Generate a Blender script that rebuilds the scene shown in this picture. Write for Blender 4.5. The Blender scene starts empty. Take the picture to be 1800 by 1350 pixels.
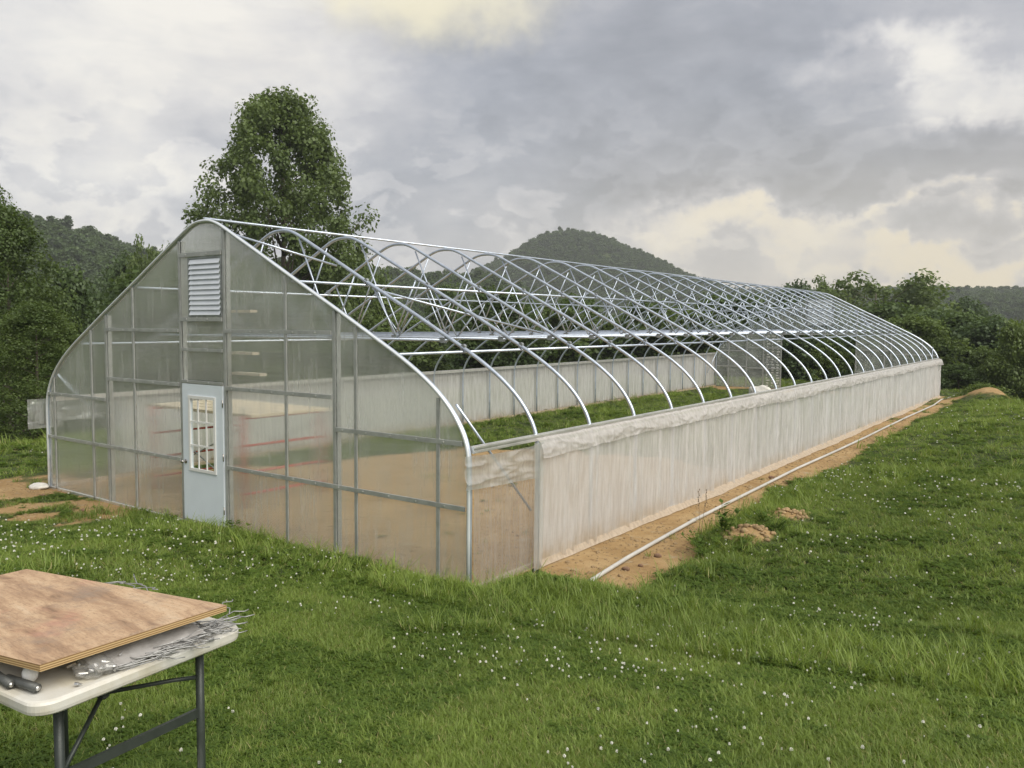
import bpy, bmesh, math, random
import numpy as np
from mathutils import Vector, Matrix, Quaternion

random.seed(7)
rng = np.random.default_rng(7)
scene = bpy.context.scene
COL = scene.collection

# ------------------------------------------------------------------ camera
CAM_POS = np.array([9.812, -6.490, 2.775]); YAW, PITCH, ROLL, FPX = -0.6280, -0.0686, 0.0080, 1430.1
_F = np.array([math.sin(YAW)*math.cos(PITCH), math.cos(YAW)*math.cos(PITCH), math.sin(PITCH)])
_R = np.array([math.cos(YAW), -math.sin(YAW), 0.0]); _U = np.cross(_R, _F)
_R2 = _R*math.cos(ROLL)+_U*math.sin(ROLL); _U2 = -_R*math.sin(ROLL)+_U*math.cos(ROLL)
cd = bpy.data.cameras.new('camera'); cam = bpy.data.objects.new('camera', cd); COL.objects.link(cam)
cam.matrix_world = Matrix(((_R2[0], _U2[0], -_F[0], CAM_POS[0]), (_R2[1], _U2[1], -_F[1], CAM_POS[1]),
                           (_R2[2], _U2[2], -_F[2], CAM_POS[2]), (0, 0, 0, 1)))
cd.sensor_fit = 'HORIZONTAL'; cd.sensor_width = 36.0; cd.lens = 36.0*FPX/1800; cd.clip_start = 0.05; cd.clip_end = 6000
scene.camera = cam

def direction(u, v):                       # unit direction of a place seen in the photograph
    d = _F+_R2*(u-900)/FPX-_U2*(v-675)/FPX
    return d/np.linalg.norm(d)
def azim(u, v=560):
    d = direction(u, v); return math.atan2(d[0], d[1])
def slope_of(u, v):
    d = direction(u, v); return d[2]/math.hypot(d[0], d[1])

# ------------------------------------------------------------------ light, sky, exposure
EXPOSURE = 1.55
SUN_STRENGTH = 1.5
CLOUD = 0.375
SUN_EL, SUN_AZ = math.radians(47), math.radians(100)
scene.view_settings.view_transform = 'Standard'; scene.view_settings.look = 'None'
scene.view_settings.gamma = 1; scene.view_settings.use_curve_mapping = False
scene.view_settings.exposure = EXPOSURE
scene.render.engine = 'CYCLES'
cy = scene.cycles
cy.max_bounces = 10; cy.diffuse_bounces = 3; cy.glossy_bounces = 3; cy.transmission_bounces = 6
cy.transparent_max_bounces = 24; cy.volume_bounces = 0; cy.use_denoising = True
cy.caustics_reflective = False; cy.caustics_refractive = True
cy.sample_clamp_indirect = 6

sl = bpy.data.lights.new('sun', 'SUN'); so = bpy.data.objects.new('sun', sl); COL.objects.link(so)
sl.energy = SUN_STRENGTH; sl.angle = math.radians(60); sl.color = (1.0, 0.95, 0.86)
sdir = Vector((math.sin(SUN_AZ)*math.cos(SUN_EL), math.cos(SUN_AZ)*math.cos(SUN_EL), math.sin(SUN_EL)))
so.rotation_euler = sdir.to_track_quat('Z', 'Y').to_euler()

class NT:
    """small helper for writing node trees"""
    def __init__(s, tree): s.t = tree; s.n = tree.nodes; s.l = tree.links
    def put(s, sock, v):
        if isinstance(v, bpy.types.NodeSocket): s.l.new(v, sock)
        elif v is not None:
            try: sock.default_value = v
            except Exception: sock.default_value = (v, v, v)
    def new(s, typ, ins=None, **kw):
        n = s.n.new(typ)
        for k, v in kw.items(): setattr(n, k, v)
        for k, v in (ins or {}).items(): s.put(n.inputs[k], v)
        return n
    def math(s, op, a, b=None, c=None, clamp=False):
        n = s.n.new('ShaderNodeMath'); n.operation = op; n.use_clamp = clamp
        s.put(n.inputs[0], a)
        if b is not None: s.put(n.inputs[1], b)
        if c is not None: s.put(n.inputs[2], c)
        return n.outputs[0]
    def vec(s, op, a, b=None, scale=None):
        n = s.n.new('ShaderNodeVectorMath'); n.operation = op
        s.put(n.inputs[0], a)
        if b is not None: s.put(n.inputs[1], b)
        if scale is not None: s.put(n.inputs['Scale'], scale)
        return n
    def mix(s, f, a, b, blend='MIX'):
        n = s.n.new('ShaderNodeMix'); n.data_type = 'RGBA'; n.blend_type = blend
        s.put(n.inputs[0], f); s.put(n.inputs[6], a); s.put(n.inputs[7], b)
        return n.outputs[2]
    def noise(s, vec, scale, detail=4, rough=0.55, dist=0.0, color=False, dims='3D'):
        n = s.n.new('ShaderNodeTexNoise'); n.noise_dimensions = dims
        s.put(n.inputs['Vector'], vec); n.inputs['Scale'].default_value = scale
        n.inputs['Detail'].default_value = detail; n.inputs['Roughness'].default_value = rough
        n.inputs['Distortion'].default_value = dist
        return n.outputs['Color' if color else 'Fac']
    def ramp(s, f, stops, interp='LINEAR'):
        n = s.n.new('ShaderNodeValToRGB'); cr = n.color_ramp; cr.interpolation = interp
        while len(cr.elements) > 1: cr.elements.remove(cr.elements[-1])
        for i, (p, c) in enumerate(stops):
            e = cr.elements[0] if i == 0 else cr.elements.new(p)
            e.position = p; e.color = (*c, 1) if len(c) == 3 else c
        s.put(n.inputs[0], f)
        return n.outputs[0]
    def smooth(s, f, a, b, lo=0.0, hi=1.0):
        n = s.n.new('ShaderNodeMapRange'); n.interpolation_type = 'SMOOTHSTEP'
        s.put(n.inputs[0], f); n.inputs[1].default_value = a; n.inputs[2].default_value = b
        n.inputs[3].default_value = lo; n.inputs[4].default_value = hi
        return n.outputs[0]

def lin(r, g, b):
    f = lambda c: c/255/12.92 if c/255 <= 0.04045 else ((c/255+0.055)/1.055)**2.4
    return (f(r), f(g), f(b), 1)

world = bpy.data.worlds.new('World'); scene.world = world; world.use_nodes = True
w = NT(world.node_tree); w.n.clear()
sky = w.new('ShaderNodeTexSky', sky_type='NISHITA', sun_disc=False, sun_elevation=SUN_EL,
            sun_rotation=SUN_AZ, dust_density=2.0)
bg_blue = w.new('ShaderNodeBackground', {'Color': sky.outputs[0], 'Strength': 0.10})
tc = w.new('ShaderNodeTexCoord')
dvec = w.vec('NORMALIZE', tc.outputs['Generated']).outputs[0]
sep = w.new('ShaderNodeSeparateXYZ', {0: dvec})
zz = w.math('MAXIMUM', sep.outputs[2], 0.0)
den = w.math('ADD', zz, 0.16)
cx_ = w.math('DIVIDE', sep.outputs[0], den); cy_ = w.math('DIVIDE', sep.outputs[1], den)
deck = w.new('ShaderNodeCombineXYZ', {0: cx_, 1: cy_, 2: 0.0}).outputs[0]       # flat cloud deck overhead
# small swirl that moves the soft cloud masses about
warp = w.vec('SUBTRACT', w.noise(dvec, 7.0, 6, 0.62, color=True), (0.5, 0.5, 0.5)).outputs[0]
dw = w.vec('ADD', dvec, w.vec('SCALE', warp, scale=0.22).outputs[0]).outputs[0]
def mass(u, v, rad, aspect=1.0):
    """soft cloud mass around one direction (0..1)"""
    d = direction(u, v)
    df = w.vec('SUBTRACT', dw, tuple(d)).outputs[0]
    if aspect != 1.0: df = w.vec('MULTIPLY', df, (1, 1, aspect)).outputs[0]
    ln = w.vec('LENGTH', df).outputs['Value']
    return w.smooth(ln, rad, rad*0.12)
dst = w.vec('MULTIPLY', dvec, (1.0, 1.0, 2.6)).outputs[0]
val = w.math('MULTIPLY_ADD', w.noise(deck, 0.8, 8, 0.58, 0.3), 0.70, -0.35)
val = w.math('MULTIPLY_ADD', w.math('SUBTRACT', w.noise(dst, 3.6, 9, 0.60, 0.6), 0.5), 0.95, val)
val = w.math('MULTIPLY_ADD', w.math('SUBTRACT', w.noise(dst, 11.0, 8, 0.60, 0.4), 0.5), 0.45, val)
# billowing heads low in the sky: crisp upper rims
puff = w.noise(w.vec('MULTIPLY', dvec, (1.0, 1.0, 1.7)).outputs[0], 12.0, 9, 0.56, 0.15)
rim = w.math('MULTIPLY', w.smooth(puff, 0.47, 0.53), w.smooth(puff, 0.72, 0.52))
lowband = w.smooth(sep.outputs[2], 0.34, 0.10)
val = w.math('MULTIPLY_ADD', w.math('MULTIPLY', w.math('SUBTRACT', rim, 0.35), lowband), 0.26, val)
val = w.math('ADD', val, 0.43)
for (u, v, r, asp, a) in [(250, 100, .32, 1.2, .38), (600, 150, .16, 1.2, .18), (130, 290, .10, 1.2, .22), (40, 220, .10, 1, -.06), (255, 300, .07, 1, .14),
                          (1250, 260, .20, 2.0, -.32), (1050, 60, .26, 1.5, -.18), (1560, 300, .24, 2.6, -.30), (950, 250, .16, 1.4, -.10), (1330, 120, .16, 2.0, -.10), (1500, 60, .2, 2, -.10),
                          (1600, 115, .10, 2.6, .46), (1760, 160, .11, 2.4, .40), (1430, 130, .08, 3, .16), (1690, 235, .10, 3.5, -.20),
                          (1230, 378, .10, 2.6, .56), (1420, 372, .11, 3.4, .54), (1640, 352, .07, 4.0, .36), (1540, 365, .06, 4, .3),
                          (1150, 425, .10, 2.0, .22), (1680, 452, .12, 4.0, .56), (1780, 480, .09, 3.5, .56), (1500, 440, .14, 2.6, .20),
                          (1640, 412, .06, 2.2, -.36), (1765, 372, .05, 2.4, -.34), (1460, 462, .07, 3.0, -.16), (1450, 410, .18, 3.4, .24), (1300, 440, .06, 2.5, -.14),
                          (760, 340, .14, 1.6, -.05), (470, 250, .10, 1.6, -.10), (330, 350, .07, 1.2, -.10)]:
    val = w.math('MULTIPLY_ADD', mass(u, v, r, asp), a, val)
col = w.ramp(val, [(0.0, lin(138, 141, 147)), (0.26, lin(163, 165, 171)), (0.52, lin(192, 191, 193)),
                   (0.76, lin(220, 217, 214)), (1.0, lin(243, 238, 228))])
# sunlit gaps: warm where the cloud is thin near the sunset side and near the top gap
gap = w.math('MAXIMUM', mass(720, -90, .24, 1.5), 0.0)
warm = w.math('MULTIPLY', w.smooth(gap, 0.15, 1.0), 0.75)
col = w.mix(warm, col, lin(255, 244, 206))
low = w.math('MAXIMUM', w.math('MAXIMUM', mass(1760, 470, .30, 2.0), w.math('MULTIPLY', mass(1330, 370, .22, 2.2), .6)), 0.0)
tint = w.math('MULTIPLY', low, w.smooth(val, 0.45, 0.95))
col = w.mix(w.math('MULTIPLY', tint, .9), col, lin(250, 233, 192))
hor = w.math('MULTIPLY', w.smooth(sep.outputs[2], 0.30, 0.04), mass(1550, 470, .70, 1.0))
col = w.mix(w.math('MULTIPLY', hor, .45), col, lin(222, 206, 176))
bg_cloud = w.new('ShaderNodeBackground', {'Color': col, 'Strength': CLOUD})
cover = w.math('MULTIPLY_ADD', w.noise(deck, 1.3, 4, .5), 0.08, 0.91, clamp=True)   # nearly closed cloud
ms = w.new('ShaderNodeMixShader', {0: cover, 1: bg_blue.outputs[0], 2: bg_cloud.outputs[0]})
wo = w.new('ShaderNodeOutputWorld', {'Surface': ms.outputs[0]})

# ------------------------------------------------------------------ materials
def material(name):
    m = bpy.data.materials.new(name); m.use_nodes = True
    t = NT(m.node_tree); t.n.clear()
    out = t.new('ShaderNodeOutputMaterial')
    return m, t, out
def principled(name, color, rough=0.6, metal=0.0, var=0.0, scale=8.0, bump=0.0, bscale=60.0, spec=0.5, col2=None, coords='Object'):
    m, t, out = material(name)
    tc = t.new('ShaderNodeTexCoord'); v = tc.outputs[coords]
    c = (*color, 1)
    p = t.new('ShaderNodeBsdfPrincipled', {'Roughness': rough, 'Metallic': metal, 'Specular IOR Level': spec})
    if var > 0 or col2:
        c2 = (*col2, 1) if col2 else (color[0]*(1-var), color[1]*(1-var), color[2]*(1-var), 1)
        nz = t.smooth(t.noise(v, scale, 6, 0.6), 0.35, 0.68)
        t.put(p.inputs['Base Color'], t.mix(nz, c, c2))
        t.put(p.inputs['Roughness'], t.math('MULTIPLY_ADD', t.noise(v, scale*2.3, 4), 0.25, rough-0.12, clamp=True))
    else: p.inputs['Base Color'].default_value = c
    if bump > 0:
        b = t.new('ShaderNodeBump', {'Strength': bump, 'Distance': 0.01, 'Height': t.noise(v, bscale, 5, 0.6)})
        t.put(p.inputs['Normal'], b.outputs[0])
    t.put(out.inputs[0], p.outputs[0])
    return m

M = {}
M['galv'] = principled('galvanised_steel', (0.62, 0.69, 0.79), 0.36, 0.70, 0.20, 5.0)
M['galv_dark'] = principled('weathered_galvanised', (0.46, 0.48, 0.48), 0.45, 0.8, 0.3, 9.0)
M['galv_tube'] = principled('dull_square_tube', (0.52, 0.53, 0.51), 0.5, 0.55, 0.2, 9.0)
M['alu'] = principled('aluminium_profile', (0.78, 0.77, 0.73), 0.38, 0.75, 0.15, 6.0)
M['alu_bright'] = principled('bright_louver', (0.80, 0.84, 0.87), 0.35, 0.35, 0.08, 3.0)
M['bolt'] = principled('zinc_bolt', (0.62, 0.62, 0.60), 0.3, 0.9)
M['door'] = principled('door_paint', (0.76, 0.83, 0.88), 0.45, 0.0, 0.05, 3.0, 0.05, 200)
M['trim'] = principled('white_trim', (0.80, 0.80, 0.77), 0.4, 0.0)
M['chrome'] = principled('knob_metal', (0.45, 0.43, 0.40), 0.25, 1.0)
M['wood'] = principled('weathered_lumber', (0.45, 0.36, 0.25), 0.75, 0, 0.25, 4.0, 0.2, 40)
M['plank'] = principled('scaffold_plank', (0.66, 0.57, 0.42), 0.7, 0, 0.15, 3.0)
M['red'] = principled('red_scaffold_paint', (0.50, 0.07, 0.05), 0.5, 0, 0.25, 9.0)
M['pvc'] = principled('white_plastic_pipe', (0.50, 0.49, 0.46), 0.45, 0, 0.18, 2.0)
M['white_sack'] = principled('white_woven_sack', (0.72, 0.70, 0.64), 0.7, 0, 0.2, 12, 0.3, 30)
M['leg'] = principled('dark_table_steel', (0.045, 0.055, 0.048), 0.42, 0.2, 0.2, 20)
M['wire'] = principled('spring_wire', (0.40, 0.40, 0.39), 0.5, 0.6)
M['rubber'] = principled('dark_grey_tube', (0.10, 0.105, 0.10), 0.5, 0.3, 0.2, 30)
M['stone'] = principled('brown_stone', (0.22, 0.13, 0.08), 0.9, 0, 0.4, 20, 0.5, 60)
M['bark'] = principled('bark', (0.12, 0.10, 0.075), 0.9, 0, 0.4, 6, 0.6, 20)
M['white_board'] = principled('white_board', (0.72, 0.70, 0.64), 0.5, 0, 0.1, 6)
M['tabletop'] = principled('moulded_table_plastic', (0.64, 0.63, 0.58), 0.38, 0, 0.0, 5, 0.08, 350, col2=(0.52, 0.48, 0.38))
M['soil_crumb'] = principled('loose_subsoil', (0.36, 0.25, 0.13), 0.95, 0, 0.35, 9, 0.8, 35)
M['glass'] = None

# clear window glass
m, t, out = material('window_glass')
fr = t.new('ShaderNodeFresnel', {'IOR': 1.5})
frf = t.math('MULTIPLY', fr.outputs[0], t.math('SUBTRACT', 1.0, t.new('ShaderNodeNewGeometry').outputs['Backfacing']))
mixn = t.new('ShaderNodeMixShader', {0: frf, 1: t.new('ShaderNodeBsdfTransparent', {'Color': (.9, .92, .9, 1)}).outputs[0],
                                     2: t.new('ShaderNodeBsdfGlossy', {'Roughness': 0.02}).outputs[0]})
t.put(out.inputs[0], mixn.outputs[0]); M['glass'] = m

# twin-wall polycarbonate: vertical flutes bend light sideways only, with milky condensation
def polycarbonate(name, milk=0.20):
    m, t, out = material(name)
    tc = t.new('ShaderNodeTexCoord'); v = tc.outputs['Object']
    fine = t.vec('MULTIPLY', v, (1.0, 1.0, 0.02)).outputs[0]
    b = t.new('ShaderNodeBump', {'Strength': 1.0, 'Distance': 0.0011, 'Height': t.noise(fine, 260.0, 2, 0.6)})
    rf = t.new('ShaderNodeBsdfRefraction', {'Color': (0.975, 0.985, 0.975, 1), 'Roughness': 0.02, 'IOR': 1.10, 'Normal': b.outputs[0]})
    streak = t.noise(t.vec('MULTIPLY', v, (9.0, 9.0, 0.8)).outputs[0], 2.0, 5, 0.65)
    cloudy = t.noise(t.vec('MULTIPLY', v, (1.0, 1.0, 0.5)).outputs[0], 1.6, 4, 0.6)
    flute = t.math('SINE', t.math('MULTIPLY', t.new('ShaderNodeSeparateXYZ', {0: v}).outputs[0], 2*math.pi/0.0165))
    mk = t.math('MULTIPLY_ADD', t.smooth(streak, 0.35, 0.75), 0.13, milk)
    mk = t.math('MULTIPLY_ADD', t.smooth(cloudy, 0.4, 0.8), 0.12, mk)
    mk = t.math('MULTIPLY_ADD', flute, 0.02, mk, clamp=True)
    df = t.new('ShaderNodeBsdfDiffuse', {'Color': (0.80, 0.83, 0.80, 1)})
    tr = t.new('ShaderNodeBsdfTranslucent', {'Color': (0.80, 0.82, 0.78, 1)})
    mky = t.new('ShaderNodeMixShader', {0: 0.5, 1: df.outputs[0], 2: tr.outputs[0]})
    body = t.new('ShaderNodeMixShader', {0: mk, 1: rf.outputs[0], 2: mky.outputs[0]})
    fr = t.new('ShaderNodeFresnel', {'IOR': 1.5})
    front = t.math('SUBTRACT', 1.0, t.new('ShaderNodeNewGeometry').outputs['Backfacing'])
    gl = t.new('ShaderNodeBsdfGlossy', {'Color': (1, 1, 1, 1), 'Roughness': 0.16})
    fin = t.new('ShaderNodeMixShader', {0: t.math('MULTIPLY', fr.outputs[0], front), 1: body.outputs[0], 2: gl.outputs[0]})
    t.put(out.inputs[0], fin.outputs[0])
    return m
M['poly'] = polycarbonate('twinwall_polycarbonate', 0.155)

# woven white curtain film / clear film
def film(name, color, see, weave=False, trans=0.45, rough=0.35, gloss=0.08, stain=False):
    m, t, out = material(name)
    tc = t.new('ShaderNodeTexCoord'); v = tc.outputs['Object']
    nz = t.noise(t.vec('MULTIPLY', v, (6, 6, 0.6)).outputs[0], 3.0, 5, .6)
    c = t.mix(t.smooth(nz, .3, .7), (*color, 1), (color[0]*.88, color[1]*.87, color[2]*.86, 1))
    if stain:       # soil splashed on the lowest hand's breadth
        z = t.new('ShaderNodeSeparateXYZ', {0: v}).outputs[2]
        dirt = t.math('MULTIPLY', t.smooth(z, 0.42, 0.02), t.smooth(t.noise(v, 2.6, 5, .6), .2, .75))
        c = t.mix(t.math('MULTIPLY', dirt, .8), c, (.58, .42, .22, 1))
    df = t.new('ShaderNodeBsdfDiffuse', {'Color': c}); tr = t.new('ShaderNodeBsdfTranslucent', {'Color': c})
    a = t.new('ShaderNodeMixShader', {0: trans, 1: df.outputs[0], 2: tr.outputs[0]})
    gl = t.new('ShaderNodeBsdfGlossy', {'Roughness': rough})
    a = t.new('ShaderNodeMixShader', {0: gloss, 1: a.outputs[0], 2: gl.outputs[0]})
    s = t.math('MULTIPLY_ADD', t.smooth(nz, .3, .7), .12, see-.06)
    if weave:
        wv = t.noise(t.vec('MULTIPLY', v, (1, 1, 30)).outputs[0], 3.0, 2)
        s = t.math('MULTIPLY_ADD', wv, .08, t.math('SUBTRACT', s, .04))
    f = t.new('ShaderNodeMixShader', {0: s, 1: a.outputs[0], 2: t.new('ShaderNodeBsdfTransparent', {'Color': (.97, .97, .96, 1)}).outputs[0]})
    t.put(out.inputs[0], f.outputs[0])
    return m
M['curtain'] = film('white_woven_curtain', (0.92, 0.91, 0.89), 0.22, True, trans=.5, stain=True)
M['valance'] = film('crumpled_white_film', (0.86, 0.84, 0.82), 0.30, False, 0.45, 0.25, 0.14)
M['skirt'] = film('soiled_film_skirt', (0.62, 0.52, 0.40), 0.10, False, 0.3, 0.4, 0.06)
M['clear'] = film('clear_poly_film', (0.74, 0.70, 0.66), 0.60, False, 0.5, 0.12, 0.20)
M['cloudy_film'] = film('cloudy_poly_film', (0.80, 0.82, 0.80), 0.50, False, 0.5, 0.15, 0.20)
M['bag'] = film('plastic_bag_film', (0.70, 0.70, 0.68), 0.62, False, 0.4, 0.10, 0.30)

# foliage
def leaf_material(name, a, b, c_dry=None, rand=0.35, patch=0.45):
    m, t, out = material(name)
    at = t.new('ShaderNodeAttribute', attribute_name='tone'); oi = t.new('ShaderNodeObjectInfo')
    geo = t.new('ShaderNodeNewGeometry')
    big = t.noise(geo.outputs['Position'], 0.35, 4, .6)
    f = t.math('MULTIPLY_ADD', at.outputs['Fac'], 0.60, t.math('MULTIPLY_ADD', oi.outputs['Random'], rand, t.math('MULTIPLY', t.smooth(big, .25, .75), patch)))
    f = t.math('SUBTRACT', f, 0.28, clamp=True)
    c = t.mix(f, (*a, 1), (*b, 1))
    if c_dry:
        c = t.mix(t.smooth(at.outputs['Fac'], 0.90, 0.95), c, (*c_dry, 1))
    df = t.new('ShaderNodeBsdfDiffuse', {'Color': c})
    ct = t.mix(0.5, c, (b[0]*1.5, b[1]*1.5, b[2]*0.8, 1))
    tr = t.new('ShaderNodeBsdfTranslucent', {'Color': ct})
    s = t.new('ShaderNodeMixShader', {0: 0.38, 1: df.outputs[0], 2: tr.outputs[0]})
    gl = t.new('ShaderNodeBsdfGlossy', {'Roughness': 0.5, 'Color': (.9, .95, .9, 1)})
    s2 = t.new('ShaderNodeMixShader', {0: 0.025, 1: s.outputs[0], 2: gl.outputs[0]})
    t.put(out.inputs[0], s2.outputs[0])
    return m
M['leaf_syc'] = leaf_material('broad_leaf', (0.078, 0.118, 0.038), (0.160, 0.215, 0.066))
M['leaf_oak'] = leaf_material('dark_leaf', (0.046, 0.078, 0.026), (0.105, 0.155, 0.044))
M['leaf_light'] = leaf_material('light_leaf', (0.085, 0.125, 0.030), (0.17, 0.23, 0.055))
M['leaf_olive'] = leaf_material('olive_leaf', (0.058, 0.095, 0.026), (0.135, 0.185, 0.046))
M['leaf_far'] = leaf_material('far_leaf', (0.046, 0.078, 0.030), (0.108, 0.158, 0.056))
M['grass'] = leaf_material('grass_blade', (0.098, 0.150, 0.025), (0.245, 0.330, 0.062), (0.42, 0.37, 0.16), 0.25, 0.60)
M['clover'] = leaf_material('clover_leaf', (0.060, 0.105, 0.014), (0.125, 0.195, 0.026), None, 0.3)
M['petal'] = principled('clover_petal', (0.78, 0.78, 0.70), 0.7)
M['dry'] = principled('seed_head', (0.16, 0.12, 0.08), 0.9)

# ground: clay where bare (attribute), thatch and soil under the turf elsewhere
m, t, out = material('ground_soil')
geo = t.new('ShaderNodeNewGeometry'); P = geo.outputs['Position']
bare = t.new('ShaderNodeAttribute', attribute_name='bare').outputs['Fac']
edge = t.math('MULTIPLY_ADD', t.math('SUBTRACT', t.noise(P, 2.2, 6, .65), .5), .7, bare)
fb = t.smooth(edge, .38, .62)
clay = t.ramp(t.noise(P, 1.4, 10, .70), [(.25, (.24, .150, .066)), (.5, (.34, .228, .108)), (.75, (.44, .318, .170))])
clay = t.mix(t.smooth(t.noise(P, 9.0, 6, .7), .52, .75), clay, (.17, .098, .048, 1))
clay = t.mix(t.smooth(t.noise(P, 3.1, 5, .6), .58, .75), clay, (.36, .29, .19, 1))
turf = t.ramp(t.noise(P, 3.0, 6, .65), [(.3, (.030, .045, .014)), (.55, (.055, .075, .022)), (.8, (.11, .11, .045))])
cc = t.mix(fb, turf, clay)
bmp = t.new('ShaderNodeBump', {'Strength': 0.7, 'Distance': 0.03, 'Height': t.noise(P, 14.0, 8, .68)})
p = t.new('ShaderNodeBsdfPrincipled', {'Base Color': cc, 'Roughness': 0.95, 'Specular IOR Level': 0.15, 'Normal': bmp.outputs[0]})
t.put(out.inputs[0], p.outputs[0]); M['ground'] = m

# plywood
m, t, out = material('weathered_plywood')
tc = t.new('ShaderNodeTexCoord'); v = tc.outputs['Object']
g = t.vec('MULTIPLY', v, (0.9, 7.0, 4.0)).outputs[0]
warpv = t.vec('ADD', g, t.vec('SCALE', t.noise(v, 2.0, 3, color=True), scale=1.2).outputs[0]).outputs[0]
c = t.ramp(t.noise(warpv, 2.2, 9, .68), [(.30, (.15, .095, .055)), (.44, (.35, .225, .135)), (.56, (.49, .34, .21)), (.74, (.56, .43, .29))])
c = t.mix(t.smooth(t.noise(v, 4.0, 9, .78), .48, .70), c, (.27, .20, .145, 1))
c = t.mix(t.math('MULTIPLY', t.smooth(t.noise(t.vec('MULTIPLY', v, (1, 4, 1)).outputs[0], 40.0, 4, .7), .52, .66), .55), c, (.20, .13, .08, 1))
c = t.mix(t.math('MULTIPLY', t.smooth(t.noise(v, 3.0, 4, .6), .55, .72), .5), c, (.52, .24, .17, 1))
c = t.mix(t.math('MULTIPLY', t.smooth(t.noise(v, 34.0, 5, .7), .60, .70), .5), c, (.14, .09, .05, 1))
bmp = t.new('ShaderNodeBump', {'Strength': 0.35, 'Distance': 0.004, 'Height': t.noise(warpv, 9.0, 7, .7)})
p = t.new('ShaderNodeBsdfPrincipled', {'Base Color': c, 'Roughness': 0.75, 'Normal': bmp.outputs[0]})
t.put(out.inputs[0], p.outputs[0]); M['plywood'] = m
m, t, out = material('plywood_edge')
v = t.new('ShaderNodeTexCoord').outputs['Object']
z = t.new('ShaderNodeSeparateXYZ', {0: v}).outputs[2]
lay = t.math('SINE', t.math('MULTIPLY_ADD', t.noise(v, 12, 3), 1.2, t.math('MULTIPLY', z, 2*math.pi/0.0075)))
c = t.mix(t.smooth(lay, -.3, .5), (.26, .15, .06, 1), (.56, .40, .20, 1))
p = t.new('ShaderNodeBsdfPrincipled', {'Base Color': c, 'Roughness': 0.8})
t.put(out.inputs[0], p.outputs[0]); M['ply_edge'] = m

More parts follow.
